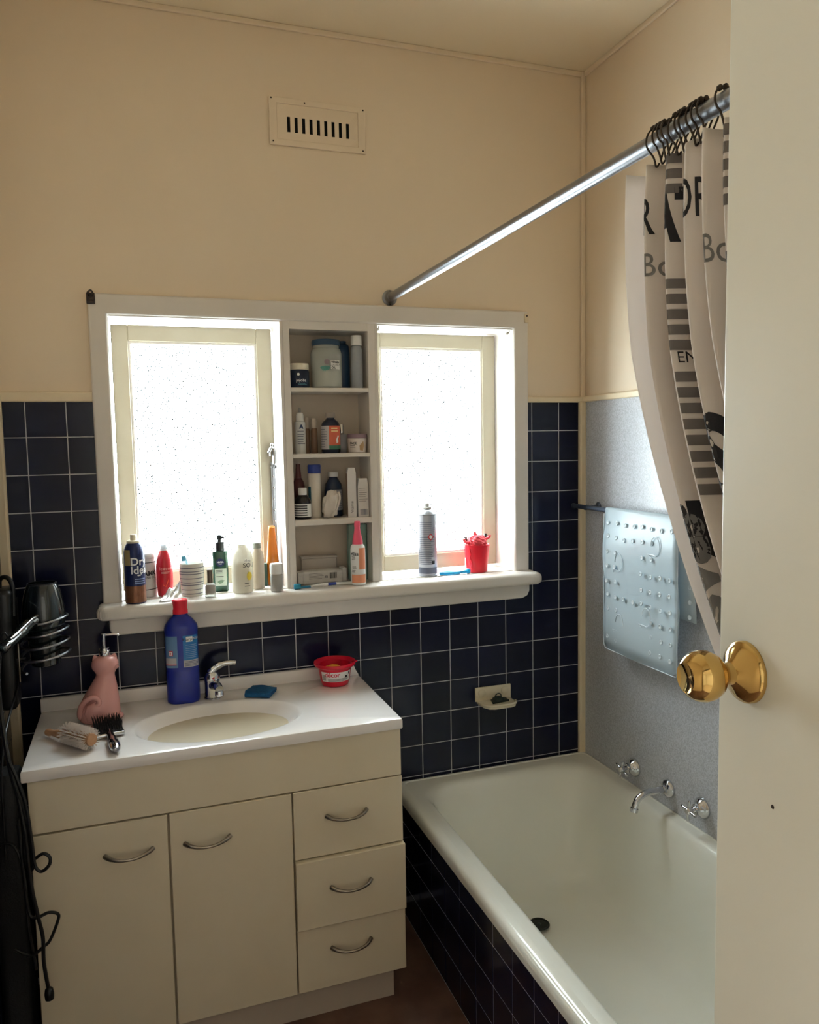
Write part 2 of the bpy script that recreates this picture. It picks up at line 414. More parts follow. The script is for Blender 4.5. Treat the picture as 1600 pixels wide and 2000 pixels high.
# casement stay on the left sash
st = thing('casement_stay', 'chrome casement stay standing upright on the left sash', 'window stay', (.683, .112, 1.268))
obj('bar', box(-.006, .006, -.012, -.008, 0, .205, .002), STEEL, st)
for z in (.02, .055, .09, .125, .16): obj('rivet', lathe([(.0032, 0), (.0028, .002), (.0001, .003)], 10, axis='y', off=(0, 0, 0)), CHROME, st, loc=(0, -.0125, z), rot=(PI, 0, 0))
obj('arm', tube(spline([(-.012, -.014, .235), (-.004, -.02, .25), (.003, -.018, .24), (.004, -.014, .2)], 5), .005, 8), CHROME, st)
obj('knob', lathe([(.001, 0), (.006, .002), (.0075, .007), (.005, .012), (.001, .014)], 14), CHROME, st, loc=(-.002, -.016, .252))
obj('pivot', lathe([(.008, 0), (.008, .008), (.004, .012), (.001, .013)], 14), STEEL, st, loc=(.002, -.002, .19), rot=(PI / 2, 0, 0))
obj('catch', box(-.016, -.006, -.016, -.004, .222, .24, .003), CHROME, st)

# small brackets at the corners of the trim
cb = thing('curtain_bracket', 'dark rusty curtain wire bracket at upper left casing corner', 'bracket', (.181, -.026, 1.930))
obj('plate', box(-.011, .011, -.003, .003, -.013, .017, .002), mat('dark_rusted_steel', (52, 50, 54), .5, metal=.7, noise=(200, (88, 74, 66), .15)), cb)
obj('hook', tube(spline([(-.004, -.003, .008), (-.006, -.014, .014), (.001, -.018, .020), (.006, -.010, .016), (.005, -.002, .008)], 5), .0028, 8), MATS['dark_rusted_steel'], cb)
obj('lip', box(-.010, .010, -.012, -.003, -.012, -.004, .002), MATS['dark_rusted_steel'], cb)
cb2 = thing('curtain_bracket', 'small painted-over bracket at upper right casing corner', 'bracket', (1.508, -.027, 1.925))
obj('plate', box(-.007, .007, -.002, .003, -.014, .014, .001), TRIM, cb2)
obj('screw', lathe([(.003, 0), (.0025, .0015), (.0001, .002)], 10), mat('dark_screw', (60, 48, 40), .5, metal=.6), cb2, loc=(0, -.002, .007), rot=(PI / 2, 0, 0))
for (bx, lab) in ((1.004, 'tiny rusty hook at top left of the right window'), (1.452, 'tiny painted hook at top right of the right window')):
    h = thing('wire_hook', lab, 'hook', (bx, .004, 1.878))
    obj('base', lathe([(.005, 0), (.005, .004), (.003, .006)], 12), NICKEL, h, rot=(PI / 2, 0, 0))
    obj('hook', tube(spline([(0, -.005, 0), (0, -.012, -.002), (.001, -.013, .006), (.002, -.008, .008)], 4), .0018, 6), NICKEL, h)

# ------------------------------------------------------------------ shelf tower between the windows
SX0, SX1 = .7235, .9655
sh = thing('shelf_tower', 'white painted open shelf tower built between the two windows', 'shelf', (.8445, 0, 1.09))
def shp(me, name, m=WHITE): 
    o = obj(name, me, m, sh, False); o.location = (-.8445, 0, -1.09); return o
shp(box(.7035, SX0, -.019, .16, 1.0905, 1.9175, .001, 1), 'side_panel'); shp(box(SX1, .9885, -.019, .16, 1.0905, 1.9175, .001, 1), 'side_panel')
shp(box(SX0, SX1, .105, .16, 1.0905, 1.9175), 'back_panel', mat('shelf_back_paint', (205, 192, 176), .5))
shp(box(SX0, SX1, -.019, .105, 1.868, 1.9175), 'top_panel')
SHZ = (1.696, 1.4975, 1.297)
for z, t in zip(SHZ, (.0125, .0125, .018)):
    shp(box(SX0, SX1, -.0185, .105, z - t, z, .0015, 1), 'shelf')

# ------------------------------------------------------------------ wall vent
vt = thing('wall_vent', 'painted cream wall vent with nine vertical slots above the windows', 'vent', (.832, 0, 2.465))
obj('frame', ring(-.145, .145, -.068, .067, -.122, .122, -.050, .050, -.008, 0, .002), WALL, vt, False)
sl = [(-.0885 + .0222 * i) for i in range(9)]
bm = bmesh.new()
xs = [-.1225]
for s in sl: xs += [s - .0046, s + .0046]
xs.append(.1225); zs = [-.0505, -.029, .014, .0505]
gv = {}
for i, x in enumerate(xs):
    for j, z in enumerate(zs): gv[i, j] = bm.verts.new((x, -.004 - (.003 if 0 < i < len(xs) - 1 and 0 < j < 3 else 0), z))
for i in range(len(xs) - 1):
    for j in range(3):
        if j == 1 and i % 2 == 1: continue
        bm.faces.new((gv[i, j], gv[i + 1, j], gv[i + 1, j + 1], gv[i, j + 1]))
obj('slotted_plate', me_of(bm), WALL, vt, False)
obj('duct_dark_sheet', box(-.12, .12, -.0015, -.0005, -.045, .045), DARK, vt, False)  # near-black sheet painted in for the unlit hollow behind the slots
for (sx, sz) in ((-.138, .062), (-.04, .058), (.138, .058), (-.135, -.058), (.136, -.06)):
    obj('nail_head', lathe([(.0026, 0), (.002, .001), (.0001, .0012)], 8), MATS['dark_screw'], vt, loc=(sx, -.0082, sz), rot=(PI / 2, 0, 0))

# ------------------------------------------------------------------ shower rail, rings and curtain
rail = thing('shower_rail', 'long galvanised shower rail running out from the window wall', 'rail', (1.045, 0, 1.975))
obj('tube', tube([(0, -.004, 0), (0, -1.2, 0), (0, YF + .003, 0)], .0128, 20), STEEL, rail)
obj('flange', lathe([(.024, 0), (.024, .003), (.018, .007), (.0155, .022), (.0135, .024)], 24), STEEL, rail, rot=(PI / 2, 0, 0))
obj('flange', lathe([(.024, 0), (.024, .003), (.018, .007), (.0155, .022), (.0135, .024)], 24), STEEL, rail, loc=(0, YF + .0005, 0), rot=(-PI / 2, 0, 0))
for sz in (.019, -.019): obj('screw', lathe([(.003, 0), (.0025, .0015), (.0001, .002)], 10), MATS['dark_screw'], rail, loc=(0, -.0045, sz), rot=(PI / 2, 0, 0))

CLOTH = mat('white_polyester', (246, 240, 236), 0.55, bump=(500, .05))
_t = CLOTH.node_tree; _tl = _t.nodes.new('ShaderNodeBsdfTranslucent'); _tl.inputs[0].default_value = L((234, 228, 224))
_mx = _t.nodes.new('ShaderNodeMixShader'); _mx.inputs[0].default_value = .45
_t.links.new(_t.nodes['Principled BSDF'].outputs[0], _mx.inputs[1]); _t.links.new(_tl.outputs[0], _mx.inputs[2])
_t.links.new(_mx.outputs[0], _t.nodes['Material Output'].inputs[0])
BARGREY = mat('taupe_print', (110, 104, 102), 0.6)
CL_W = 1.52; PLE = 8.0
def cloth(s, z):
    """s metres along the cloth from its free edge, z height"""
    u = s / CL_W
    d = 1.955 - z
    lean = .447 * d * d if d < .9 else .447 * .81 + .8 * (d - .9)
    y = -1.262 - .36 * u - .03 * u * min(1, d) - lean * (1 - .30 * u)
    ph = 2 * PI * PLE * u - 1.2
    amp = (.016 + .020 * min(1, max(0, d) / .30)) * (0.85 + .3 * math.sin(9.1 * u + 1))
    x = 1.050 + amp * (math.sin(ph) + .18 * math.sin(2 * ph)) + .008 * math.sin(3 * d + 9 * u)
    return Vector((x, y, z))
NS, NZ = 260, 60
ZTOP, ZBOT = 1.948, .62
cv = []; cf = []
for i in range(NS + 1):
    s = CL_W * i / NS
    scal = .006 * abs(math.sin(PI * 10 * s / CL_W)) + .006 * max(0, 1 - s / .17)          # sag between the rings, free edge drooping
    for j in range(NZ + 1):
        z = ZTOP - scal - (ZTOP - scal - ZBOT) * j / NZ
        cv.append(cloth(s, z))
for i in range(NS):
    for j in range(NZ):
        a = i * (NZ + 1) + j; cf.append((a, a + NZ + 1, a + NZ + 2, a + 1))
CO = Vector((1.045, -1.4, 0))
cur = thing('shower_curtain', 'white shower curtain printed with grey bars and black words, bunched on the rail', 'shower curtain', CO)
def curp(me, name, m, sm=True, **k):
    o = obj(name, me, m, cur, sm, **k); o.location = -CO; return o
fab = curp(pydata([tuple(v) for v in cv], cf), 'fabric', CLOTH)
md = fab.modifiers.new('thickness', 'SOLIDIFY'); md.thickness = .0008
def on_cloth(me2d, s0, z0, lift=.0016, rot=0.0):
    cr, sr = math.cos(rot), math.sin(rot)
    vs = [v.co.copy() for v in me2d.vertices]; out = []
    for c in vs:
        s = s0 + c.x * cr - c.y * sr; z = z0 + c.x * sr + c.y * cr
        p = cloth(s, z); e = 1e-3
        n = (cloth(s + e, z) - cloth(s - e, z)).cross(cloth(s, z + e) - cloth(s, z - e)).normalized()
        if n.dot(CAM - p) < 0: pass
        out.append(p - n * (-lift))
    f = [tuple(p.vertices) for p in me2d.polygons]
    both = [tuple(p + (p - p)) for p in out]
    bpy.data.meshes.remove(me2d)
    return pydata(both, f)
def bar2d(wd, ht, nx=14, ny=2):
    v = []; f = []
    for i in range(nx + 1):
        for j in range(ny + 1): v.append((-wd / 2 + wd * i / nx, -ht / 2 + ht * j / ny, 0))
    for i in range(nx):
        for j in range(ny): a = i * (ny + 1) + j; f.append((a, a + ny + 1, a + ny + 2, a + 1))
    return pydata(v, f)
def word(s, size, s0, z0, m, rot=0.0, bold=0.0): 
    for sg in (1, -1):
        curp(on_cloth(text2d(s, size, maxe=size * .12, bold=bold), s0, z0, .0016 * sg, rot), 'printed_word', m, False)
def bars(s0, z0, n, wd, ht, gap, m=BARGREY):
    for i in range(n):
        for sg in (1, -1):
            curp(on_cloth(bar2d(wd, ht), s0, z0 - i * gap, .0016 * sg), 'printed_bar', m, False)
# ring hooks
ORD = ('first', 'second', 'third', 'fourth', 'fifth', 'sixth', 'seventh', 'eighth', 'ninth', 'tenth', 'eleventh')
for i in range(11):
    y = -1.318 - .0128 * i + random.uniform(-.003, .003) if i < 10 else -1.468
    h = thing('curtain_ring', 'dark wire curtain ring on the shower rail, %s from the window wall' % ORD[i], 'curtain ring', (1.045, y, 1.975), group='curtain rings bunched on the shower rail')
    tilt = random.uniform(-.25, .25)
    pts = []
    for a in range(-35, 236, 18): pts.append((.0185 * math.cos(math.radians(a)), tilt * .02 * math.sin(math.radians(a)), .0185 * math.sin(math.radians(a))))
    lo = [(pts[-1][0] * .5, -.001, -.026), (.000, 0, -.038), (.006, .001, -.032)]
    obj('wire', tube(spline([(.008, 0, -.028)] + pts + lo, 3), .0016, 6), mat('dark_bronze_wire', (74, 66, 60), .35, metal=.9), h)
    for a in (60, 90, 120):
        obj('roller', lathe([(.001, -.0035), (.0042, -.002), (.0042, .002), (.001, .0035)], 10, axis='y'), MATS['dark_bronze_wire'], h, loc=(.0185 * math.cos(math.radians(a)), tilt * .02, .0185 * math.sin(math.radians(a))))

# words and bars on the curtain cloth
word('R', .080, .188, 1.861, INK, bold=.0006)
word('Bon', .052, .226, 1.787, GREYINK)
bars(.385, 1.937, 3, .075, .014, .022)
word('AT', .105, .405, 1.850, INK, bold=.005)
word('OR', .080, .590, 1.863, INK, bold=.0006)
word('Bon', .058, .800, 1.780, GREYINK)
bars(.408, 1.751, 5, .060, .015, .023)
word('EN-', .024, .413, 1.640, INK)
bars(.412, 1.612, 8, .060, .015, .023)
bars(.942, 1.928, 5, .080, .015, .023)
bars(.960, 1.760, 6, .080, .015, .023)
word('SPASS', .066, .187, 1.330, GREYINK, rot=-PI / 2, bold=.004)
word('iU', .105, .226, 1.388, INK, bold=.005)
word('S', .16, .580, 1.490, INK, bold=.006)

# ------------------------------------------------------------------ vanity
VX0, VX1 = .008, .907
va = thing('vanity_cabinet', 'ivory vanity cabinet with two doors and three drawers', 'vanity', (.4575, -.22, 0))
VO = (-.4575, .22, 0)
def vp(me, name, m, par=va, sm=False, **k):
    o = obj(name, me, m, par, sm, **k); 
    if par is va: o.location = VO
    return o
vp(box(VX0, VX1, -.42, -.012, .092, .771), 'carcass', LAMEDGE)
vp(box(VX0 + .03, VX1 - .022, -.405, -.03, 0, .092), 'kickboard', mat('taupe_kickboard', (184, 170, 154), .5))
vp(box(VX0, VX1, -.44, -.4205, .643, .7705, .0015, 1), 'false_front', LAM)
def handle(cx, cz, yf):
    w2 = .0545
    pts = []
    for i in range(13):
        t = -1 + i / 6.0
        pts.append((cx + w2 * t, yf - .026 * (1 - t * t) ** .7 - .002, cz - .006 * (1 - t * t) + .003))
    rr = [.0036 + .0022 * abs(-1 + i / 6.0) ** 2 for i in range(13)]
    return tube(spline(pts, 2), sum([[r, r] for r in rr], [])[:25], 10)
def front(name, x0, x1, z0, z1, hx, hz, yf=-.44):
    e = vp(box(x0, x1, yf, -.4205, z0, z1, .0015, 1), name, LAM)
    obj('handle', handle(hx, hz, yf), NICKEL, e, True, label='curved brushed nickel handle')
    return e
front('door', VX0, .3075, .098, .6385, .218, .560)
front('door', .3125, .6105, .098, .640, .400, .558, -.4425)
front('drawer', .6150, VX1 + .002, .4595, .640, .754, .562)
front('drawer', .6150, VX1 + .004, .2735, .4560, .7585, .375, -.452)
d3 = front('drawer', .6150, VX1 + .004, .0965, .2710, .758, .2025)

# one-piece top with moulded basin
CT0, CT1, CF, CB = -.003, .910, -.450, -.012
bcx, bcy, ba, bb = .455, -.272, .218, .148
ang = sorted([2 * PI * i / 96 for i in range(96)] + [math.atan2(y - bcy, x - bcx) % (2 * PI) for x in (CT0, CT1) for y in (CF, CB)])
def rect_hit(a):
    c, s = math.cos(a), math.sin(a); t = 1e9
    if c > 1e-9: t = min(t, (CT1 - bcx) / c)
    if c < -1e-9: t = min(t, (CT0 - bcx) / c)
    if s > 1e-9: t = min(t, (CB - bcy) / s)
    if s < -1e-9: t = min(t, (CF - bcy) / s)
    return bcx + c * t, bcy + s * t
ringsv = []
def ell(a, rho):
    c, s = math.cos(a), math.sin(a); r = 1 / math.sqrt((c / ba) ** 2 + (s / bb) ** 2)
    return bcx + c * r * rho, bcy + s * r * rho
levels = [(r_, -.088 * (1 - r_ ** 2.3)) for r_ in (.05, .2, .35, .5, .62, .73, .82, .89, .94)] + [(.972, -.0045), (.99, -.0020), (1.012, -.0005), (1.03, 0.0)]
bm = bmesh.new(); RR = []
cen = bm.verts.new((bcx, bcy, -.088))
for rho, z in levels: RR.append([bm.verts.new((*ell(a, rho), z)) for a in ang])
outer = [rect_hit(a) for a in ang]
def inset(p, d): return (min(max(p[0], CT0 + d), CT1 - d), min(max(p[1], CF + d), CB - d))
for d, z in ((.005, 0), (.0015, -.0015), (0, -.005), (0, -.024), (.0015, -.028), (.004, -.029)):
    RR.append([bm.verts.new((*inset(p, d), z)) for p in outer])
n = len(ang)
for i in range(n): bm.faces.new((cen, RR[0][i], RR[0][(i + 1) % n]))
for A, B in zip(RR, RR[1:]):
    for i in range(n): bm.faces.new((A[i], A[(i + 1) % n], B[(i + 1) % n], B[i]))
top = thing('basin_countertop', 'glossy white one-piece vanity top with oval moulded basin', 'countertop', (0, 0, .80))
obj('basin_slab', me_of(bm), MARBLE, top, True)
obj('upstand', prism([(-.003, -.004), (-.003, .036), (.888, .036), (.896, .030), (.900, .018), (.910, .0), (.910, -.004)], -.026, -.0085, 'y', .003, 2), MARBLE, top, True)
dr = obj('waste_ring', lathe([(.022, 0), (.022, .003), (.017, .0045), (.014, .002), (.001, .001)], 24), CHROME, top, True, loc=(bcx, bcy, -.0878))

# ------------------------------------------------------------------ bath
BX0, BX1, BY0, BY1, BZ = 1.022, 1.7365, -.0085, -1.72, .422
def rrect(x0, x1, y0, y1, r, n=8):
    P = []
    for cx, cy, a in ((x1 - r, y1 - r, 0), (x0 + r, y1 - r, .5 * PI), (x0 + r, y0 + r, PI), (x1 - r, y0 + r, 1.5 * PI)):
        for i in range(n + 1): P.append((cx + r * math.cos(a + i * PI / 2 / n), cy + r * math.sin(a + i * PI / 2 / n)))
    return P
rows = [  # x0, x1, y0(near), y1(far), radius, z
    (1.030, 1.7365, BY1, BY0, .012, .383), (1.023, 1.7365, BY1, BY0, .012, .386), (1.022, 1.7365, BY1, BY0, .012, .400), (1.024, 1.7365, BY1, BY0, .012, .414),
    (1.031, 1.7365, BY1, BY0, .012, .4205), (1.040, 1.734, BY1 + .01, BY0 - .003, .014, .422), (1.0535, 1.73, BY1 + .02, BY0 - .01, .02, .422),
    (1.0555, 1.728, BY1 + .022, BY0 - .012, .02, .4192), (1.060, 1.724, BY1 + .03, BY0 - .018, .03, .4185),
    (1.083, 1.704, BY1 + .06, BY0 - .044, .10, .4175), (1.093, 1.695, BY1 + .072, BY0 - .056, .115, .413), (1.100, 1.687, BY1 + .082, BY0 - .066, .12, .402),
    (1.106, 1.681, BY1 + .09, BY0 - .075, .12, .380), (1.125, 1.662, BY1 + .14, BY0 - .105, .12, .25), (1.142, 1.645, BY1 + .19, BY0 - .135, .12, .14),
    (1.155, 1.632, BY1 + .22, BY0 - .160, .115, .095), (1.180, 1.605, BY1 + .26, BY0 - .200, .10, .068), (1.22, 1.565, BY1 + .31, BY0 - .25, .09, .058), (1.30, 1.48, BY1 + .5, BY0 - .36, .06, .053)]
bm = bmesh.new(); RR = []
for x0, x1, y0, y1, r, z in rows: RR.append([bm.verts.new((x, y, z)) for x, y in rrect(x0, x1, y0, y1, r)])
n = len(RR[0])
for A, B in zip(RR, RR[1:]):
    for i in range(n): bm.faces.new((A[i], A[(i + 1) % n], B[(i + 1) % n], B[i]))
bm.faces.new(RR[-1])
bath = thing('bathtub', 'white enamel bathtub built in along the right wall', 'bathtub', (1.38, -.86, 0))
BO = (-1.38, .86, 0)
o = obj('tub_shell', me_of(bm), ENAMEL, bath, True); o.location = BO
for p in o.data.polygons: p.use_smooth = True
wst = obj('plug_hole', lathe([(.032, .003), (.030, .005), (.024, .004), (.022, -.004), (.001, -.004)], 24), mat('blackened_waste', (36, 40, 38), .35, metal=.5), bath, True, loc=(1.368 - 1.38, -.352 + .86, .060))
obj('grate', lathe([(.006, 0), (.006, .004), (.002, .006)], 12), mat('dark_green_rubber', (28, 44, 38), .5), wst, True)
# tiled apron below the bath rim
apn = struct('wall_bath', box(1.036, 1.06, -1.72, -.009, 0, .384), GROUT)
for q in range(-2, 15):
    y1 = min(-.213 - (q - 1) * .1032 * 1.0 - g + .0, -.012) if q > -2 else -.012
    y1 = min(-.213 - (q - 1) * .1032 - g, -.012); y0 = max(-.213 - q * .1032 + g, -1.718)
    for (z0, z1) in ((.311 + g, .3825), (.2075 + g, .311 - g), (.104 + g, .2075 - g), (.004, .104 - g)):
        put_tile(apn, y0, y1, z0, z1, 1.036, 'x')

def cross_tap(y, z, label, sp):
    t = thing('cross_handle_tap', label, 'tap', (1.7365, y, z))
    obj('flange', lathe([(.030, 0), (.030, -.004), (.024, -.012), (.0165, -.020), (.0155, -.027), (.012, -.028)], 28, axis='x'), CHROME, t)
    obj('spindle', lathe([(.0085, -.027), (.0085, -.034), (.006, -.036), (.006, -.043)], 16, axis='x'), CHROME, t)
    hd = obj('hub', lathe([(.009, -.041), (.0105, -.045), (.0105, -.052), (.007, -.057), (.001, -.058)], 18, axis='x'), CHROME, t)
    for k in range(4):
        a = sp + k * PI / 2
        c, s = math.cos(a), math.sin(a)
        obj('arm', tube([(-.049, .006 * c, .006 * s), (-.049, .018 * c, .018 * s), (-.049, .027 * c, .027 * s), (-.049, .031 * c, .031 * s)], [.0036, .0036, .0046, .003], 10), CHROME, hd)
    return t
cross_tap(-.310, .480, 'chrome cross-handle bath tap nearer the window', .3)
cross_tap(-.628, .487, 'chrome cross-handle bath tap nearer the door', .12)
sp = thing('bath_spout', 'curved chrome bath spout between the two taps', 'spout', (1.7365, -.480, .482))
obj('flange', lathe([(.027, 0), (.027, -.004), (.023, -.011), (.013, -.016), (.0125, -.022)], 28, axis='x'), CHROME, sp)
obj('pipe', tube(spline([(-.014, 0, 0), (-.05, 0, .001), (-.085, 0, -.002), (-.108, 0, -.014), (-.118, 0, -.030), (-.1215, 0, -.040)], 6), .0098, 16), CHROME, sp)
obj('aerator', lathe([(.0098, .004), (.0122, .002), (.0122, -.009), (.009, -.010)], 18), CHROME, sp, loc=(-.122, 0, -.042), rot=(0, .25, 0))

# soap dish on the tiled wall
SDM = mat('cream_ceramic', (214, 204, 180), .25, coat=.3)
sd = thing('soap_dish', 'cream ceramic soap dish fixed to the navy tiles above the bath', 'soap dish', (1.381, -.0085, .655))
obj('back_plate', box(-.066, .066, -.007, 0, .0, .048, .002), SDM, sd, True)
obj('tray', prism([(-.062, -.005), (.062, -.005), (.060, -.055), (.048, -.078), (.030, -.086), (-.030, -.086), (-.048, -.078), (-.060, -.055)], -.006, .004, 'z', .003, 3), SDM, sd, True)
obj('front_lip', tube(spline([(.060, -.052, .004), (.048, -.076, .006), (.03, -.084, .006), (-.03, -.084, .006), (-.048, -.076, .006), (-.060, -.052, .004)], 5), .0045, 10), SDM, sd, True)
for x in (-.042, .042): obj('screw_cover', lathe([(.013, 0), (.013, .002), (.011, .0035), (.001, .004)], 20), SDM, sd, True, loc=(x, -.007, .028), rot=(PI / 2, 0, 0))
rs = thing('soap_saver', 'dark green rubber suction pad lying in the soap dish', 'soap pad', (1.385, -.045, .6595), .2)
RUB = mat('dark_green_rubber', (28, 44, 38), .5)
obj('pad', prism([(-.036, -.018), (.030, -.022), (.036, .010), (.012, .022), (-.020, .016)], 0, .006, 'z', .002, 2), RUB, rs, True)
obj('dome', lathe([(.021, .005), (.019, .010), (.012, .015), (.001, .017)], 20), RUB, rs, True)
obj('loop', tube(spline([(-.012, 0, .013), (-.01, 0, .022), (0, 0, .026), (.01, 0, .022), (.012, 0, .013)], 5), .002, 8), RUB, rs, True)

# ------------------------------------------------------------------ towel rail and bath mat on the right wall
DKB = mat('dark_blue_grey_metal', (64, 72, 88), .4, metal=.4)
tr = thing('towel_rail', 'slim dark towel rail on the speckled right wall', 'towel rail', (1.69, 0, 1.300))
obj('rod', tube([(0, -.022, 0), (0, -.4, -.0005), (0, -.92, 0)], .0078, 16), DKB, tr)
obj('end_cap', lathe([(.0085, 0), (.0095, .004), (.0095, .010), (.006, .013), (.001, .014)], 16, axis='y'), DKB, tr, loc=(0, -.026, 0))
for y in (-.10, -.86):
    b = obj('bracket', lathe([(.016, 0), (.016, -.003), (.007, -.006), (.006, -.04), (.009, -.046), (.009, -.054)], 18, axis='x'), DKB, tr, loc=(.0465, y, 0))
MATP = clear_plastic('clear_mat_vinyl', (206, 220, 228), .36, .22)
bmt = thing('bath_mat', 'clear vinyl bath mat with suction cups hung over the towel rail', 'bath mat', (1.69, -.40, 1.300))
def mat_sheet():
    prof = []       # around the rail: (x, z) then down both sides
    for i in range(13): prof.append((-.0135 - .004 * math.sin(i * .9), -.444 + .444 * i / 12.0))
    for i in range(1, 8): a = PI - PI * i / 8; prof.append((.0105 * math.cos(a) - .0005, .0105 * math.sin(a)))
    for i in range(9): prof.append((.0115 + .003 * math.sin(i), -.284 * i / 8.0))
    bm = bmesh.new(); R_ = []
    NY = 16
    for k, (x, z) in enumerate(prof):
        row = []
        near = k < 16
        for j in range(NY + 1):
            f = j / NY
            y = .176 - f * .361 if near else .17 - f * .398
            if k == 0 and j in (0, NY): zz = z + .016; y += .0
            else: zz = z
            row.append(bm.verts.new((x + .003 * math.sin(5 * f + z * 9) * min(1, abs(z) * 6), y, zz)))
        R_.append(row)
    for A, B in zip(R_, R_[1:]):
        for j in range(NY): bm.faces.new((A[j], A[j + 1], B[j + 1], B[j]))
    return me_of(bm)
ms = obj('sheet', mat_sheet(), MATP, bmt, True)
md = ms.modifiers.new('thickness', 'SOLIDIFY'); md.thickness = .0022
cupme = lathe([(.0065, 0), (.0075, -.002), (.0055, -.0035), (.004, -.002), (.001, -.0015)], 12, axis='x')
EDGE = clear_plastic('clear_mat_vinyl_thick', (226, 236, 242), .25, .2)
cupme.materials.append(EDGE)
for p in cupme.polygons: p.use_smooth = True
for i in range(9):
    for j in range(8):
        if (2 <= i <= 4 and 2 <= j <= 3) or (1 <= i <= 2 and j >= 6) or (i >= 6 and 2 <= j <= 4 and i < 8): continue
        o = bpy.data.objects.new('suction_cup', cupme); COL.objects.link(o); o.parent = bmt
        y = .150 - j * .044 + random.uniform(-.003, .003)
        o.location = (-.0165 - .003 * math.sin((12 - i) * .9), y, -.035 - i * .046 + random.uniform(-.003, .003))
for i in range(6):
    o = bpy.data.objects.new('suction_cup', cupme); COL.objects.link(o); o.parent = bmt; o.location = (.010, -.208, -.06 - i * .042)
obj('edge_bead', tube([(-.0145, .175, -.01), (-.0155, .176, -.22), (-.0145, .174, -.432), (-.014, .165, -.4435), (-.0145, 0, -.4445), (-.014, -.178, -.4445), (-.014, -.185, -.44), (-.0155, -.1855, -.22), (-.0145, -.185, -.01)], .0017, 6), EDGE, bmt, True)
# fish outlines moulded into the mat
for (y, z, s) in ((.09, -.155, 1), (-.09, -.085, 1), (.085, -.345, 1), (-.05, -.300, 1)):
    pts = [(-.0185, y + .020 * math.cos(a) * s, z + .028 * math.sin(a)) for a in [i * 2 * PI / 16 for i in range(14)]]
    pts += [(-.0185, y + .034, z - .026), (-.0185, y + .026, z - .034)]
    obj('moulded_fish', tube(pts, .0013, 6), EDGE, bmt, True)

# ------------------------------------------------------------------ door with brass knob
DA = math.radians(5.5)
door = bpy.data.objects.new('door_1', None); COL.objects.link(door); door['kind'] = 'structure'
# local frame: origin at the knob axis on the floor, +Y along the door to its free edge, -X the face seen
door.location = (.845, -1.74, 0); door.rotation_euler = (0, 0, -DA)
obj('leaf', box(0, .036, -.715, .0435, .008, 2.045, .002, 2), DOORP, door, False)
kn = obj('knob_rose', lathe([(.0315, 0), (.0315, -.003), (.030, -.006), (.024, -.010), (.0155, -.0155), (.0115, -.019), (.0108, -.026), (.0125, -.031)], 40, axis='x'), BRASS, door, True, loc=(-.0002, 0, 1.287))
obj('knob', lathe([(.0118, -.030), (.016, -.0313), (.0215, -.0365), (.0250, -.044), (.0258, -.051), (.0243, -.058), (.0205, -.0645), (.0158, -.0685), (.0150, -.0692), (.011, -.0672), (.001, -.0655)], 44, axis='x'), BRASS, kn, True)
obj('nail_hole', lathe([(.0022, 0), (.0018, -.0006), (.0001, -.0007)], 10, axis='x'), MATS['dark_screw'], door, True, loc=(-.0002, -.043, 1.165))
for z in (.3, 1.75): obj('hinge', tube([(-.002, -.722, z), (-.002, -.722, z + .09)], .007, 10), BRASS, door, True)

# fixture added around the fill light behind the camera
hp = thing('added_hall_fixture', 'round ceiling fixture added for the fill light in the unseen hall', 'lamp', (.35, -2.85, 2.6))
obj('base', lathe([(.20, 0), (.20, -.02), (.185, -.03), (.185, -.025)], 32), WPL, hp)

# ================================================================== THINGS ON THE WINDOW SILL
S = 1.0905
def at(name, label, cat, x, y, z, turn=0.0, group=None): return thing(name, label, cat, (x, y, z), face(x, y) + math.radians(turn), group)
NAVY = mat('navy_can_paint', (26, 38, 84), .3, metal=.2)
COPPER = mat('copper_can_paint', (136, 92, 66), .32, metal=.5, noise=(60, (112, 72, 50), .2))
GOLD = mat('pale_gold_paint', (176, 158, 112), .35, metal=.3)
CREAMP = mat('cream_plastic', (222, 214, 190), .4)
e = at('hairspray_can', 'navy and copper spray can with white lettering at the left end of the sill', 'spray can', .260, -.044, S)
obj('body', lathe([(.0265, 0), (.028, .002), (.028, .040), (.028, .138), (.0275, .146), (.024, .158), (.0195, .167), (.017, .170)], 36), NAVY, e)
obj('lower_band', patch(.028, .028, -179, 180, .003, .050, 40, lift=.0003), COPPER, e)
obj('gold_stripe', patch(.028, .028, -62, -22, .108, .152, 10, lift=.0003), GOLD, e)
obj('collar', lathe([(.0175, .169), (.0185, .171), (.0185, .175), (.015, .177)], 28), CREAMP, e)
obj('spray_button', lathe([(.0085, .176), (.0085, .190), (.0075, .193), (.001, .194)], 20), CREAMP, e)
obj('lettering', text_on('Dry', .030, .028, .028, 26, .118, bold=.0006), WHITEINK, e, False)
obj('lettering', text_on('Idea', .030, .028, .028, 28, .094, bold=.0006), WHITEINK, e, False)
obj('print_lines', rules(.028, .028, -2, 62, (.068, .062, .056), .003), mat('pale_blue_ink', (140, 160, 200), .5), e, False)
for (a, z) in ((18, .079), (27, .079), (36, .083)): obj('printed_dot', text_on('•', .02, .028, .028, a, z), WHITEINK, e, False)

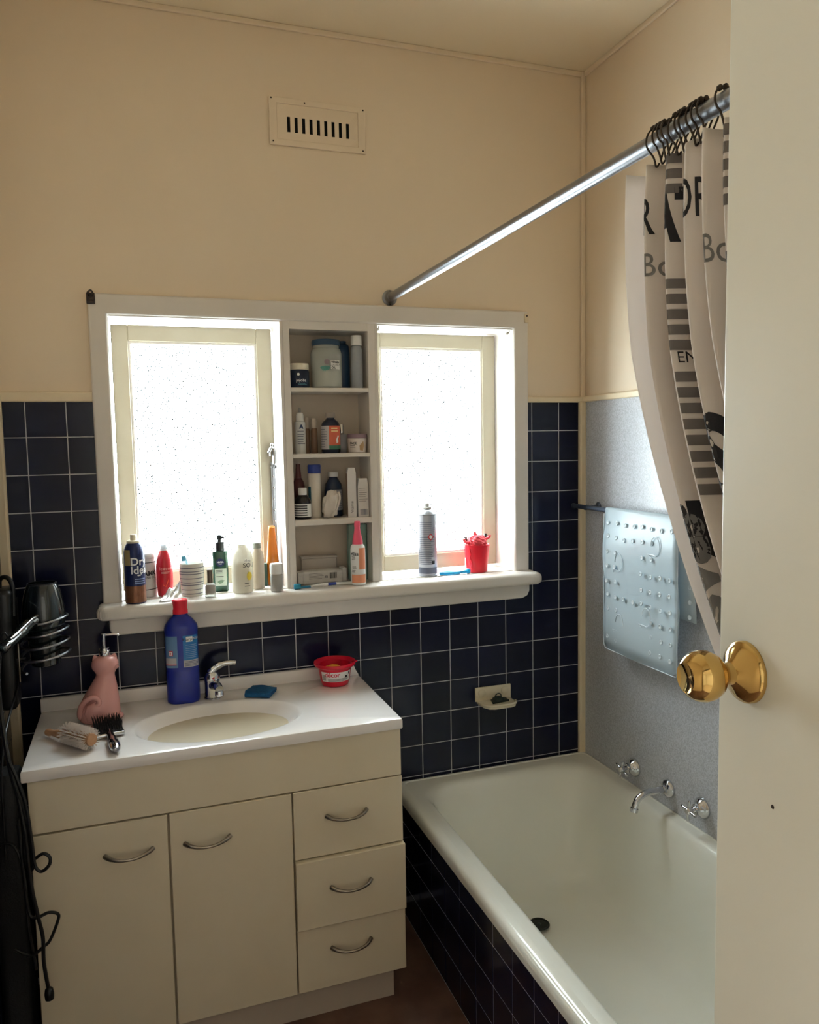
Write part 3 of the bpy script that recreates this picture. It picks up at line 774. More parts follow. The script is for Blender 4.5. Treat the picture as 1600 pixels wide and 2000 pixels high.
e = at('talc_tin', 'white cylindrical tin with thin dark bands behind the navy spray can', 'tin', .276, .052, S)
TINW = mat('white_enamel_tin', (214, 212, 208), .3)
obj('body', lathe([(.044, 0), (.0455, .002), (.0455, .112), (.044, .114)], 40), TINW, e)
obj('lid', lathe([(.0465, .1145), (.0465, .124), (.043, .129), (.001, .131)], 40), TINW, e)
for z in (.022, .101): obj('band', patch(.0455, .0455, -179, 180, z, z + .0022, 40), INK, e, False)
obj('lettering', text_on('AMK', .019, .0455, .0455, 34, .070, bold=.0006), INK, e, False)
obj('lettering', text_on('AND CO', .009, .0455, .0455, 34, .058), INK, e, False)

RED = mat('crimson_plastic', (188, 30, 44), .3, sss=.05)
CLR = clear_plastic('clear_cap_plastic', (225, 228, 232), .45, .12)
e = at('red_spray_bottle', 'crimson spray bottle with clear cap standing behind the foil sachet', 'spray bottle', .342, .026, S)
obj('body', lathe([(.0185, 0), (.021, .003), (.0235, .04), (.0235, .088), (.021, .106), (.016, .124), (.0115, .134)], 32), RED, e)
obj('pump_neck', lathe([(.0105, .134), (.0105, .142), (.008, .143), (.008, .150)], 24), WPL, e)
obj('cap', lathe([(.0125, .138), (.0125, .168), (.0105, .180), (.001, .181)], 24), CLR, e)
obj('lettering', text_on('lexcon', .014, .0235, .0235, 10, .083), mat('salmon_ink', (240, 190, 180), .5), e, False)
obj('print_lines', rules(.0235, .0235, -22, 40, (.072, .0685), .0016), MATS['salmon_ink'], e, False)
obj('printed_swoosh', tube([(-.005, -.0226, .035), (.002, -.0240, .030), (.010, -.0226, .050)], .0012, 6), mat('orange_ink', (236, 92, 50), .5), e)

FOIL = mat('silver_foil', (196, 198, 196), .28, metal=.75, noise=(50, (228, 228, 222), .2))
e = at('foil_sachet', 'crumpled silver foil sachet leaning on the sill edge', 'sachet', .352, -.048, S, 8)
bm = bmesh.new(); N = 16; gv = {}
for i in range(N + 1):
    for j in range(N + 1):
        u, v = i / N, j / N
        x = (u - .5) * .066 * (1 - .25 * v) + .008 * v; y = -.022 + .040 * v
        pk = math.sin(PI * min(1, v * 1.02)) ** .5 * (.35 + .65 * u)
        z = .0012 + .042 * v ** 1.2 * (.25 + .85 * u) + .0045 * math.sin(9 * u + 5 * v) * v + .003 * math.sin(17 * u - 11 * v) * v
        gv[i, j] = bm.verts.new((x, y, max(z, .0008)))
for i in range(N):
    for j in range(N): bm.faces.new((gv[i, j], gv[i + 1, j], gv[i + 1, j + 1], gv[i, j + 1]))
o = obj('foil', me_of(bm), FOIL, e); o.modifiers.new('t', 'SOLIDIFY').thickness = .0012
obj('crimped_edge', tube([(-.030, -.0225, .0015), (0, -.0228, .0018), (.031, -.0224, .0015)], .0014, 6), FOIL, e)
obj('printed_mark', text_flat('W', .016, (.012, -.0125, .0195), (1, 0, .28), (-.2, .75, .62), lift=.0042), GREYINK, e, False)

CERW = mat('white_striped_ceramic', (222, 220, 212), .25, coat=.3)
e = at('striped_tumbler', 'white ceramic tumbler with thin grey stripes holding a toothbrush', 'tumbler', .417, -.004, S)
obj('cup', lathe([(.028, 0), (.0305, .003), (.0345, .05), (.0355, .093), (.0345, .0965), (.033, .095), (.0325, .05), (.028, .006), (.001, .005)], 40), CERW, e)
for z in (.008, .020, .034, .041, .053, .066, .073, .084):
    r = .0305 + .0047 * (z / .09) ** .6 * 1.06
    rr = .0305 + (z - .003) / .047 * .004 if z < .05 else .0345 + (z - .05) / .043 * .001
    obj('stripe', patch(rr, rr, -179, 180, z, z + .0022, 40, lift=.0004), mat('slate_stripe', (104, 106, 120), .4), e, False)
tb = at('toothbrush', 'pale blue toothbrush standing in the striped tumbler', 'toothbrush', .409, -.004, S + .0065)
TBH = mat('pale_blue_plastic', (150, 186, 204), .3)
obj('handle', tube(spline([(.014, .0, .006), (.004, 0, .055), (-.004, 0, .085), (-.0065, 0, .098), (-.011, 0, .112)], 5), .0032, 8), TBH, tb)
obj('bristles', box(-.020, -.0085, -.005, .005, .096, .111, .001, 1), mat('teal_bristle', (70, 134, 158), .7), tb)

e = at('nail_polish', 'small glass nail polish bottle with a brown cap on the sill edge', 'nail polish', .464, -.052, S)
obj('bottle', lathe([(.0145, 0), (.0155, .002), (.0155, .010), (.0155, .033), (.012, .039), (.0065, .041)], 24, power=4, sy=.8), clear_plastic('clear_glass', (220, 224, 220), .55, .06), e)
obj('polish', lathe([(.0133, .011), (.0140, .013), (.0140, .032), (.010, .037)], 20, power=4, sy=.8), mat('mauve_brown_polish', (122, 96, 88), .2), e)
obj('cap', lathe([(.0085, .0415), (.0075, .06), (.0078, .079), (.006, .081), (.001, .0815)], 20), mat('bronze_cap', (112, 102, 90), .3, metal=.6), e)

GREEN = mat('bottle_green_plastic', (16, 62, 44), .18, coat=.4)
BLKP = mat('soft_black_plastic', (26, 30, 32), .35)
e = at('green_pump_bottle', 'dark green pump bottle with black pump and round badge by the window', 'pump bottle', .503, .033, S)
obj('body', lathe([(.021, 0), (.0235, .003), (.0235, .116), (.0225, .121), (.014, .124)], 32, power=4, sy=.72), GREEN, e)
obj('pump_collar', lathe([(.0142, .1235), (.0142, .147), (.0135, .149), (.006, .150)], 28), BLKP, e)
obj('pump_head', lathe([(.0055, .149), (.0055, .156), (.0085, .157), (.0085, .166), (.006, .170), (.001, .171)], 20), BLKP, e)
obj('pump_nozzle', tube([(.002, -.003, .162), (.010, -.008, .163), (.014, -.010, .160)], .0035, 8), BLKP, e)
obj('badge', lathe([(.0125, 0), (.0125, .0008), (.001, .0010)], 28), mat('navy_badge', (24, 40, 84), .4), e, loc=(0, -.0170, .088), rot=(PI / 2, 0, 0))
obj('lettering', text_flat('NIVEA', .0068, (0, -.0180, .0895), (1, 0, 0), (0, 0, 1), bold=.0003), WHITEINK, e, False)
obj('lettering', text_flat('MEN', .0045, (0, -.0180, .0835), (1, 0, 0), (0, 0, 1)), WHITEINK, e, False)
obj('label', box(-.0165, .0175, -.0174, -.0166, .018, .070), mat('pale_green_label', (206, 218, 206), .5), e, False)
obj('print_lines', join([box(-.013, .010 - random.random() * .006, -.0177, -.0174, z, z + .0013) for z in (.064, .060, .056, .046)]), INK, e, False)
obj('printed_leaf', prism([(-.010, .030), (-.004, .024), (.004, .026), (.011, .034), (.004, .036), (-.004, .035)], -.0178, -.0174, 'y'), mat('leaf_grey_green', (124, 148, 128), .6), e, False)

MILK = clear_plastic('milky_plastic', (236, 231, 214), .12, .3)
LOT = mat('cream_lotion', (226, 212, 178), .5)
e = at('cream_lotion_bottle', 'translucent cream lotion bottle with clear stopper in the middle of the sill', 'bottle', .561, -.022, S)
obj('body', lathe([(.027, 0), (.0305, .004), (.0315, .012), (.0315, .100), (.029, .116), (.020, .130), (.0135, .137), (.0125, .143)], 36, sy=.85), MILK, e)
obj('lotion', lathe([(.025, .003), (.0295, .009), (.0300, .013), (.0300, .072), (.029, .073)], 30, sy=.85), LOT, e)
obj('stopper', lathe([(.0122, .142), (.0155, .144), (.0155, .150), (.013, .152), (.0145, .158), (.0145, .167), (.001, .169)], 24), clear_plastic('frosted_clear', (232, 234, 234), .35, .3), e)
obj('lettering', text_on('SOU', .018, .0315, .0268, 38, .084), INK, e, False)
obj('lettering', text_on('idea', .013, .0315, .0268, 28, .098), GREYINK, e, False)
obj('print_lines', rules(.0315, .0268, 10, 44, (.030, .022), .0016), INK, e, False)
obj('printed_flower', lathe([(.009, 0), (.009, .0006), (.001, .0007)], 18, sy=1.4), mat('lemon_ink', (222, 196, 60), .5), e, loc=(.0195, -.0225, .052), rot=(PI / 2, 0, .70))

e = at('grey_capped_bottle', 'dull beige bottle with grey cap behind the cream lotion', 'bottle', .612, .026, S)
obj('body', lathe([(.0185, 0), (.021, .003), (.021, .092), (.019, .110), (.0125, .119), (.0115, .123)], 30), mat('dull_beige_plastic', (158, 144, 128), .4), e)
obj('cap', lathe([(.0125, .1235), (.0125, .139), (.0115, .1405), (.001, .141)], 24), mat('olive_grey_plastic', (112, 112, 100), .5), e)
e = at('narrow_box', 'narrow dark green box squeezed behind the beige bottle', 'box', .643, .070, S)
obj('carton', box(-.006, .006, -.012, .012, 0, .068, .0015, 1), mat('dark_green_card', (58, 82, 70), .5), e, False)
obj('flap', box(-.0055, .0055, -.0115, .0115, .068, .0695), mat('dark_green_card', (58, 82, 70), .5), e, False)

AMB = clear_plastic('amber_plastic', (196, 112, 28), .35, .12)
e = at('amber_bottle', 'tall tapering amber bottle standing in the window corner', 'bottle', .668, .078, S)
obj('body', lathe([(.021, 0), (.0235, .003), (.0235, .012), (.020, .07), (.0145, .13), (.0115, .165), (.0105, .176), (.009, .178)], 30, power=3), AMB, e)
obj('oil', lathe([(.018, .004), (.0195, .012), (.0175, .07), (.0155, .098)], 24, power=3), mat('brown_amber_oil', (120, 62, 22), .2), e)
obj('cap', lathe([(.0105, .1785), (.0105, .183), (.009, .1845), (.001, .185)], 22), clear_plastic('amber_plastic_cap', (224, 160, 90), .25, .2), e)

e = at('roll_on', 'small clear roll-on bottle with white cap beside the shelf tower', 'roll-on', .658, -.046, S)
obj('bottle', lathe([(.0165, 0), (.019, .003), (.019, .050), (.017, .053)], 28), clear_plastic('clear_glass', (220, 224, 220), .55, .06), e)
obj('liquid', lathe([(.015, .003), (.0168, .006), (.0168, .046), (.015, .0465)], 22), clear_plastic('dusky_mauve_liquid', (128, 96, 92), .25, .2), e)
obj('cap', lathe([(.0195, .0535), (.0195, .080), (.0180, .084), (.001, .085)], 28), WPL, e)

# bottom bay of the shelf tower
e = thing('wipes_packet', 'white plastic packet of wipes with barcode in the bottom bay', 'packet', (.812, .036, S), .04)
WRAP = mat('white_film', (206, 203, 200), .35, noise=(40, (190, 187, 184), .2), bump=(120, .3))
obj('pack', box(-.066, .066, -.022, .022, 0.0005, .043, .008, 3), WRAP, e)
for s in (-1, 1):
    pts = [(s * .064, -.021), (s * .078, -.019), (s * .080, .0), (s * .078, .019), (s * .064, .021)]
    obj('crimped_end', prism(pts if s > 0 else pts[::-1], .004, .040 if s < 0 else .045, 'z', .001, 1), WRAP, e, False)
obj('barcode', join([box(.022 + i * .0024, .022 + i * .0024 + random.choice((.0008, .0014)), -.0228, -.0222, .016, .034) for i in range(10)]), INK, e, False)
obj('print_lines', join([box(-.045, -.005 + random.random() * .008, -.0228, -.0222, z, z + .001) for z in (.034, .030, .026, .022, .018)]), GREYINK, e, False)
obj('lettering', text_flat('12', .009, (.010, -.0222, .022), (1, 0, 0), (0, 0, 1), bold=.0005, lift=.0012), INK, e, False)
e = thing('frosted_box', 'pale translucent box behind the wipes packet', 'box', (.815, .083, S))
FB = mat('frosted_grey_plastic', (186, 178, 170), .4)
obj('tub', box(-.057, .057, -.016, .016, 0, .074, .003, 2), FB, e, False); obj('lid', box(-.0585, .0585, -.0175, .0175, .0742, .080, .002, 2), FB, e, False)
e = thing('blue_toothbrush', 'white and blue toothbrush lying along the sill below the packet', 'toothbrush', (.795, -.040, S), .05)
obj('handle', tube(spline([(-.035, .003, .0045), (-.018, 0, .0075), (.01, -.002, .0085), (.05, 0, .008), (.095, .004, .004)], 5), [.003] * 6 + [.0042] * 15, 8), WPL, e)
obj('grip', tube([(.020, -.0015, .0082), (.033, -.001, .0084), (.046, 0, .008)], .0048, 8), mat('cobalt_plastic', (44, 62, 148), .35), e)
obj('neck', tube([(-.066, .004, .005), (-.05, .0035, .005), (-.033, .003, .0045)], .0034, 8), mat('teal_blue_plastic', (34, 110, 142), .35), e)
obj('bristles', box(-.085, -.064, -.004, .008, .0005, .016, .002, 1), mat('teal_blue_bristle', (28, 120, 150), .7), e)
PNK = mat('coral_pink_plastic', (222, 84, 110), .35)
e = at('pink_top_spray', 'white and peach spray bottle with coral pink top before the shelf tower', 'spray bottle', .912, -.041, S)
obj('body', lathe([(.020, 0), (.0230, .003), (.0230, .110), (.0215, .120), (.015, .127)], 32), WPL, e)
PEA = mat('peach_print', (222, 146, 110), .5)
obj('label', patch(.0230, .0230, 8, 68, .050, .116, 12), PEA, e, False); obj('label', patch(.0230, .0230, -55, 68, .008, .034, 16), PEA, e, False)
obj('lettering', text_on('gliss', .016, .0230, .0230, -28, .098, bold=.0003), INK, e, False)
obj('print_lines', rules(.0230, .0230, -50, -12, (.088, .084, .080, .046, .042), .0016), GREYINK, e, False)
obj('lettering', text_on('BB', .012, .0230, .0230, -30, .056), GREYINK, e, False)
obj('top', lathe([(.0165, .1265), (.0155, .140), (.011, .160), (.0085, .176), (.0095, .186), (.0085, .197), (.001, .198)], 26), PNK, e)
e = thing('teal_box', 'flat grey-teal box standing behind the pink-topped spray', 'box', (.934, .045, S))
TEAL = mat('grey_teal_card', (128, 158, 146), .5)
obj('carton', box(-.030, .028, -.013, .013, 0, .180, .002, 1), TEAL, e, False)
obj('edge_strip', box(.0285, .0302, -.013, .013, 0, .180), mat('grey_teal_card_dark', (100, 128, 118), .5), e, False)

# right window
SILV = mat('silver_can_print', (168, 170, 180), .3, metal=.45)
e = at('silver_spray_can', 'tall silver aerosol can printed with fine text in the right window', 'spray can', 1.167, .023, S)
obj('body', lathe([(.029, .004), (.0305, .006), (.0305, .196), (.0295, .200)], 36), SILV, e)
obj('base_rim', lathe([(.0285, 0), (.0315, .0005), (.0315, .005), (.030, .006)], 36), STEEL, e)
obj('shoulder', lathe([(.0315, .199), (.0315, .203), (.028, .207), (.021, .215), (.014, .219)], 36), STEEL, e)
obj('valve_cup', lathe([(.0145, .2185), (.0155, .221), (.0155, .225), (.012, .226)], 26), WPL, e)
obj('spray_button', lathe([(.008, .2255), (.008, .235), (.0065, .238), (.001, .2385)], 18), mat('pale_grey_plastic', (196, 196, 196), .4), e)
obj('print_lines', rules(.0305, .0305, -60, 50, [.040 + .0062 * i for i in range(23)], .0018), mat('slate_ink', (96, 100, 118), .6), e, False)
obj('lower_panel', patch(.0305, .0305, -70, 70, .010, .030, 24), mat('slate_panel', (88, 94, 112), .5), e, False)
dm = [(.0, .118), (.011, .130), (.0, .142), (-.011, .130)]
def wrap(poly, r, ang, lift=.0016):
    v = []
    for x, z in poly: a = math.radians(ang) - PI / 2 + x / r; v.append(((r + lift) * math.cos(a), (r + lift) * math.sin(a), z))
    return pydata(v, [tuple(range(len(v)))])
obj('hazard_diamond', wrap(dm, .0305, 20), mat('hazard_red', (196, 60, 66), .5), e, False)
obj('diamond_centre', wrap([(.0, .123), (.0065, .130), (.0, .137), (-.0065, .130)], .0305, 20, .0020), PAPER, e, False)
obj('recycling_mark', patch(.0305, .0305, 24, 44, .040, .052, 6, lift=.0016), INK, e, False)

CYAN = mat('bright_cyan_plastic', (26, 150, 206), .25, sss=.05)
e = thing('plastic_comb', 'bright blue plastic comb handle lying beside the silver can', 'comb', (1.252, .000, S), -.06)
obj('loop', tube(spline([(-.045, -.004, .006), (-.02, -.012, .007), (.012, -.007, .006), (.012, .004, .006), (-.02, .008, .007), (-.045, .004, .006)], 5, True), .0052, 10, True), CYAN, e)
obj('handle', tube(spline([(.010, -.001, .006), (.030, -.002, .007), (.042, -.003, .009), (.053, -.003, .008)], 5), [.005] * 5 + [.0055] * 5 + [.0085] * 4 + [.0075, .004], 12), CYAN, e)

REDC = mat('bright_red_plastic', (214, 18, 40), .28, sss=.1)
e = at('red_beaker', 'bright red plastic beaker full of bits at the right end of the sill', 'beaker', 1.344, .026, S)
obj('cup', lathe([(.033, 0), (.0355, .002), (.0385, .04), (.0435, .087), (.0445, .092), (.0425, .092), (.041, .085), (.036, .04), (.032, .005), (.001, .004)], 40), REDC, e)
obj('drip_ridge', tube(spline([(-.024, -.036, .082), (-.020, -.036, .065), (-.022, -.034, .05), (-.016, -.035, .035), (-.018, -.033, .018)], 4), .0022, 8), REDC, e)
obj('barcode_sticker', patch(.0375, .0375, -78, -62, .014, .048, 4, lift=.003), PAPER, e, False)
PINKM = mat('coral_net', (222, 70, 82), .55, bump=(300, .5))
pf = thing('bath_pouf', 'coral red net bath puff stuffed into the red beaker', 'bath puff', (1.340, .018, S + .066))
bm = bmesh.new(); bmesh.ops.create_icosphere(bm, subdivisions=4, radius=.029)
for v in bm.verts:
    p = v.co.normalized(); f = 1 + .09 * math.sin(9 * p.x + 3 * p.z) + .08 * math.sin(13 * p.y - 7 * p.z + 2) + .06 * math.sin(21 * p.z + 9 * p.x)
    v.co = Vector((p.x * .031 * f, p.y * .029 * f, p.z * .030 * f + .030))
obj('puff', me_of(bm), PINKM, pf)
for pts in ([(-.018, 0, .036), (-.034, -.002, .034), (-.044, 0, .040), (-.046, 0, .048)], [(.018, 0, .040), (.036, 0, .044), (.046, -.002, .050), (.048, -.002, .056)], [(-.004, 0, .055), (-.006, 0, .064), (-.004, 0, .070)]):
    obj('cord_end', tube(spline(pts, 4), .0048, 8), PINKM, pf)
for k, (dx, dy, hh, lab) in enumerate(((-.030, .012, .112, 'dark green capped stick at left in the red beaker'), (.030, .004, .121, 'dark capped stick at right in the red beaker'))):
    q = thing('capped_stick', lab, 'stick', (1.344 + dx * .6, .026 + dy, S + .005))
    ddx = dx * .5
    obj('stem', tube([(0, 0, 0), (ddx * .7, 0, hh * .6), (ddx, 0, hh - .02)], .0042, 8), WPL, q)
    obj('cap', tube([(ddx, 0, hh - .02), (ddx * 1.1, 0, hh - .008), (ddx * 1.15, 0, hh)], .0056, 10), mat('dark_green_cap', (38, 62, 54), .4), q)

# ================================================================== THINGS ON THE SHELVES
Z1, Z2, Z3 = SHZ
INDIGO = mat('indigo_jar', (20, 36, 62), .3)
e = at('hair_cream_jar', 'squat indigo jar with white lid on the top shelf', 'jar', .757, .018, Z1)
obj('body', lathe([(.0285, 0), (.0310, .003), (.0310, .048), (.0285, .054)], 32), INDIGO, e)
obj('lid', lathe([(.0300, .0545), (.0300, .070), (.0285, .073), (.001, .0735)], 32), mat('ivory_lid', (218, 212, 196), .4), e)
obj('lettering', text_on('jojoba', .0125, .0310, .0310, 12, .022), WHITEINK, e, False)
obj('printed_moon', lathe([(.0042, 0), (.0042, .0006), (.001, .0008)], 14), PAPER, e, loc=(-.002, -.0312, .040), rot=(PI / 2, 0, 0))
obj('print_lines', rules(.0310, .0310, -5, 45, (.012, .009), .0012), mat('teal_ink', (90, 150, 160), .5), e, False)
e = at('coconut_oil_jar', 'big clear jar of white coconut oil with blue lid on the top shelf', 'jar', .846, .031, Z1)
obj('glass', lathe([(.043, 0), (.0475, .004), (.0480, .020), (.0480, .105), (.045, .117), (.0405, .122), (.0405, .130)], 40), clear_plastic('jar_glass', (208, 214, 210), .5, .05), e)
obj('oil', lathe([(.040, .005), (.0445, .009), (.0450, .046), (.0450, .080), (.044, .082)], 34), mat('white_coconut_oil', (214, 210, 198), .5), e)
obj('lid', lathe([(.0430, .1305), (.0440, .133), (.0440, .144), (.0420, .1475), (.001, .148)], 40), mat('petrol_blue_lid', (38, 66, 92), .4), e)
obj('label', patch(.048, .048, 12, 58, .052, .102, 12), mat('grey_green_label', (146, 148, 146), .5), e, False)
obj('label_inset', patch(.048, .048, 16, 54, .056, .083, 10, lift=.0012), PAPER, e, False)
obj('lettering', text_on('VIRGIN', .0085, .048, .048, 34, .077, lift=.002, bold=.0003), INK, e, False)
obj('lettering', text_on('COCONUT', .0070, .048, .048, 34, .0685, lift=.002), INK, e, False)
obj('lettering', text_on('OIL', .0085, .048, .048, 26, .060, lift=.002, bold=.0003), INK, e, False)
bm = []
for k in range(9):
    a = PI * (.1 + .8 * k / 8) + PI; bm.append(wrap([(-.0, .066), (.013 * math.cos(a - .12), .066 + .013 * math.sin(a - .12)), (.017 * math.cos(a), .066 + .017 * math.sin(a)), (.013 * math.cos(a + .12), .066 + .013 * math.sin(a + .12))], .048, -4))
obj('printed_palm', join(bm), mat('turquoise_ink', (70, 150, 142), .5), e, False)
obj('printed_coconut', wrap([(.008 * math.cos(i * PI / 6), .078 + .008 * math.sin(i * PI / 6)) for i in range(12)], .048, 2), mat('mauve_ink', (140, 124, 134), .5), e, False)
e = at('blue_bottle', 'petrol blue bottle half hidden behind the coconut oil jar', 'bottle', .908, .078, Z1)
obj('body', lathe([(.023, 0), (.0245, .003), (.0245, .115), (.022, .138), (.014, .144)], 30, sy=.7), mat('petrol_blue_plastic', (34, 64, 96), .35), e)
obj('cap', lathe([(.0140, .1445), (.0140, .152), (.001, .153)], 24), mat('petrol_blue_plastic', (34, 64, 96), .35), e)
e = at('toner_bottle', 'slender clear bottle with tall white cap on the top shelf', 'bottle', .938, .012, Z1)
obj('body', lathe([(.0165, 0), (.0185, .003), (.0185, .116), (.0165, .128), (.013, .131)], 28), clear_plastic('clear_pet', (198, 204, 212), .5, .1), e)
obj('toner', lathe([(.0150, .003), (.0162, .006), (.0162, .028), (.015, .0285)], 22), clear_plastic('smoky_lilac_liquid', (120, 112, 128), .3, .2), e)
obj('cap', lathe([(.0170, .1315), (.0170, .159), (.0160, .1615), (.001, .162)], 26), WPL, e)

e = at('serum_pump', 'white spray pump bottle with blue crest at left of the second shelf', 'pump bottle', .758, .030, Z2)
obj('body', lathe([(.0150, 0), (.0165, .003), (.0165, .093), (.0155, .097), (.012, .099)], 26), mat('pale_grey_bottle', (204, 206, 208), .4), e)
obj('overcap', lathe([(.0120, .0995), (.0115, .118), (.0095, .124), (.006, .126)], 22), WPL, e)
obj('spray_tip', lathe([(.004, .126), (.004, .139), (.003, .141), (.001, .1415)], 14), mat('grey_pump_plastic', (150, 148, 146), .4), e)
obj('lettering', text_on('A', .015, .0165, .0165, 12, .082, bold=.0012), mat('crest_navy', (40, 56, 96), .5), e, False)
obj('print_lines', rules(.0165, .0165, -30, 52, (.068, .058, .052, .044, .036, .030), .0020), mat('slate_ink', (96, 100, 118), .6), e, False)
for (x, y, hh, lab) in ((.788, .076, .112, 'little amber vial with white cap at the back of the second shelf'), (.806, .050, .108, 'little amber vial with white cap beside the orange-labelled bottle')):
    e = at('amber_vial', lab, 'vial', x, y, Z2, group='amber vials on the second shelf')
    obj('glass', lathe([(.0088, 0), (.0100, .002), (.0100, .070), (.0080, .078)], 20), clear_plastic('dim_amber_glass', (150, 118, 96), .3, .15), e)
    obj('cap', lathe([(.0092, .0785), (.0092, hh - .004), (.0080, hh), (.001, hh + .0005)], 20), mat('dull_ivory_cap', (196, 184, 172), .4), e)
BRN = clear_plastic('brown_medicine_glass', (36, 40, 58), .08, .15)
e = at('syrup_bottle', 'dark medicine bottle with orange label on the second shelf', 'bottle', .851, .020, Z2)
obj('body', lathe([(.0270, 0), (.0295, .003), (.0295, .082), (.0260, .094), (.0160, .103), (.0125, .106), (.0125, .109)], 34), mat('dark_medicine_glass', (30, 36, 56), .15), e)
obj('cap', lathe([(.0150, .1095), (.0150, .123), (.0140, .125), (.001, .1255)], 28), mat('taupe_cap', (142, 132, 124), .45), e)
obj('label', patch(.0295, .0295, -10, 75, .012, .084, 16), mat('orange_red_label', (196, 92, 62), .5), e, False)
obj('label', patch(.0295, .0295, -80, -10, .012, .084, 14), mat('grey_white_label', (178, 174, 178), .5), e, False)
obj('label_band', patch(.0295, .0295, -10, 75, .012, .024, 16, lift=.0012), mat('green_label_band', (52, 104, 78), .5), e, False)
obj('print_lines', rules(.0295, .0295, -74, -22, [.020 + .0075 * i for i in range(8)], .0018), MATS['slate_ink'], e, False)
obj('print_lines', rules(.0295, .0295, 4, 56, (.074, .066), .004), mat('cream_ink', (226, 206, 150), .5), e, False)
obj('printed_figure', wrap([(-.004, .030), (.003, .034), (.002, .044), (.006, .052), (.002, .056), (-.002, .048), (-.005, .042)], .0295, 42), PAPER, e, False)
e = at('perfume_bottle', 'square grey perfume bottle with silver cap on the second shelf', 'perfume', .894, .058, Z2)
obj('flacon', box(-.0175, .0175, -.011, .011, 0, .058, .002, 2), mat('grey_frosted_glass', (150, 148, 154), .25), e)
obj('cap', lathe([(.0095, .0585), (.0095, .088), (.0085, .0895), (.001, .090)], 24), CHROME, e)
obj('collar', lathe([(.0102, .0582), (.0102, .062), (.0098, .0625)], 24), mat('grey_pump_plastic', (150, 148, 146), .4), e)
e = at('face_cream_pot', 'wide white pot with mauve lid at right of the second shelf', 'pot', .933, .013, Z2)
obj('pot', lathe([(.0255, 0), (.0275, .002), (.0300, .040), (.0295, .044)], 32), mat('pot_white', (216, 206, 200), .4), e)
obj('lid', lathe([(.0310, .0445), (.0310, .056), (.0298, .0585), (.001, .059)], 32), mat('mauve_lid', (138, 114, 126), .4), e)
obj('lettering', text_on('FACE', .0095, .0290, .0290, -24, .029, lift=.0016, bold=.0003), INK, e, False)
obj('print_lines', rules(.0288, .0288, -45, -2, (.021, .016), .0016), GREYINK, e, False)
obj('printed_plant', wrap([(-.006, .008), (.004, .006), (.009, .022), (.006, .036), (-.001, .028), (-.007, .022)], .0290, 28), mat('ochre_ink', (172, 142, 104), .6), e, False)

e = at('maroon_bottle', 'slim maroon bottle with pointed cap at the back of the third shelf', 'bottle', .757, .076, Z3)
MAR = mat('maroon_plastic', (86, 46, 50), .3)
obj('body', lathe([(.0170, 0), (.0190, .003), (.0190, .098), (.0165, .112), (.0100, .124)], 26), MAR, e)
obj('cap', lathe([(.0098, .1245), (.0085, .140), (.0065, .160), (.0070, .168), (.001, .169)], 22), mat('maroon_cap', (110, 62, 62), .35), e)
e = at('tincture_bottle', 'small black bottle with white cap and striped label on the third shelf', 'bottle', .757, .020, Z3)
obj('body', lathe([(.0235, 0), (.0255, .003), (.0255, .052), (.0220, .064), (.0135, .072), (.0120, .074)], 30), mat('near_black_glass', (24, 22, 28), .15), e)
obj('cap', lathe([(.0135, .0745), (.0135, .094), (.0125, .096), (.001, .0965)], 26), WPL, e)
obj('label', patch(.0255, .0255, -80, 80, .008, .048, 20), PAPER, e, False)
obj('print_lines', join([patch(.0255, .0255, -78, 30, z, z + .0034, 16, lift=.0012) for z in (.012, .019, .026, .033, .040)]), INK, e, False)
e = at('ointment_tube', 'white tube with royal blue cap on the third shelf', 'tube', .800, .040, Z3)
obj('body', lathe([(.0190, 0), (.0205, .002), (.0205, .012), (.0192, .014), (.0192, .136), (.0180, .139)], 30, sy=.85), mat('warm_white_plastic', (214, 206, 196), .4), e)
obj('cap', lathe([(.0205, .1395), (.0205, .163), (.0190, .1665), (.001, .167)], 30, sy=.9), mat('royal_blue_plastic', (42, 60, 136), .35), e)
obj('label', patch(.0192, .0163, -85, -35, .040, .098, 10), mat('teal_label', (44, 96, 116), .5), e, False)
e = at('cough_syrup_bottle', 'blue-black bottle with white cap behind the crumpled bag', 'bottle', .868, .072, Z3)
obj('body', lathe([(.0275, 0), (.0295, .003), (.0295, .082), (.0260, .102), (.0160, .118), (.0130, .122), (.0130, .125)], 32), mat('blue_black_glass', (34, 48, 72), .2), e)
obj('cap', lathe([(.0160, .1255), (.0160, .139), (.0150, .141), (.001, .1415)], 28), WPL, e)
obj('label', patch(.0295, .0295, -10, 70, .020, .085, 14), mat('lilac_grey_label', (158, 160, 172), .5), e, False)
obj('print_lines', rules(.0295, .0295, -4, 60, [.026 + .007 * i for i in range(8)], .0016), MATS['slate_ink'], e, False)
e = at('crumpled_bag', 'crumpled white plastic bag stuffed on the third shelf', 'bag', .843, .008, Z3)
bm = bmesh.new(); bmesh.ops.create_icosphere(bm, subdivisions=4, radius=1)
for v in bm.verts:
    p = v.co.copy(); f = 1 + .07 * math.sin(5 * p.x + 4 * p.z) + .05 * math.sin(9 * p.z - 6 * p.x + 2 * p.y) + .04 * math.sin(14 * p.x + 3)
    q = Vector((math.copysign(abs(p.x) ** .7, p.x) * .0245, math.copysign(abs(p.y) ** .8, p.y) * .016, math.copysign(abs(p.z) ** .7, p.z) * .043)) * f
    v.co = (q.x + .006 * (q.z / .04), q.y, max(q.z + .044, .0003))
obj('bag', me_of(bm), mat('white_bag_film', (204, 196, 188), .5, bump=(80, .4)), e)
obj('loose_fold', tube(spline([(.024, -.008, .082), (.028, -.010, .060), (.018, -.013, .030), (.004, -.015, .006)], 4), .0035, 8), MATS['white_bag_film'], e)
CARD = mat('white_carton', (214, 210, 208), .55)
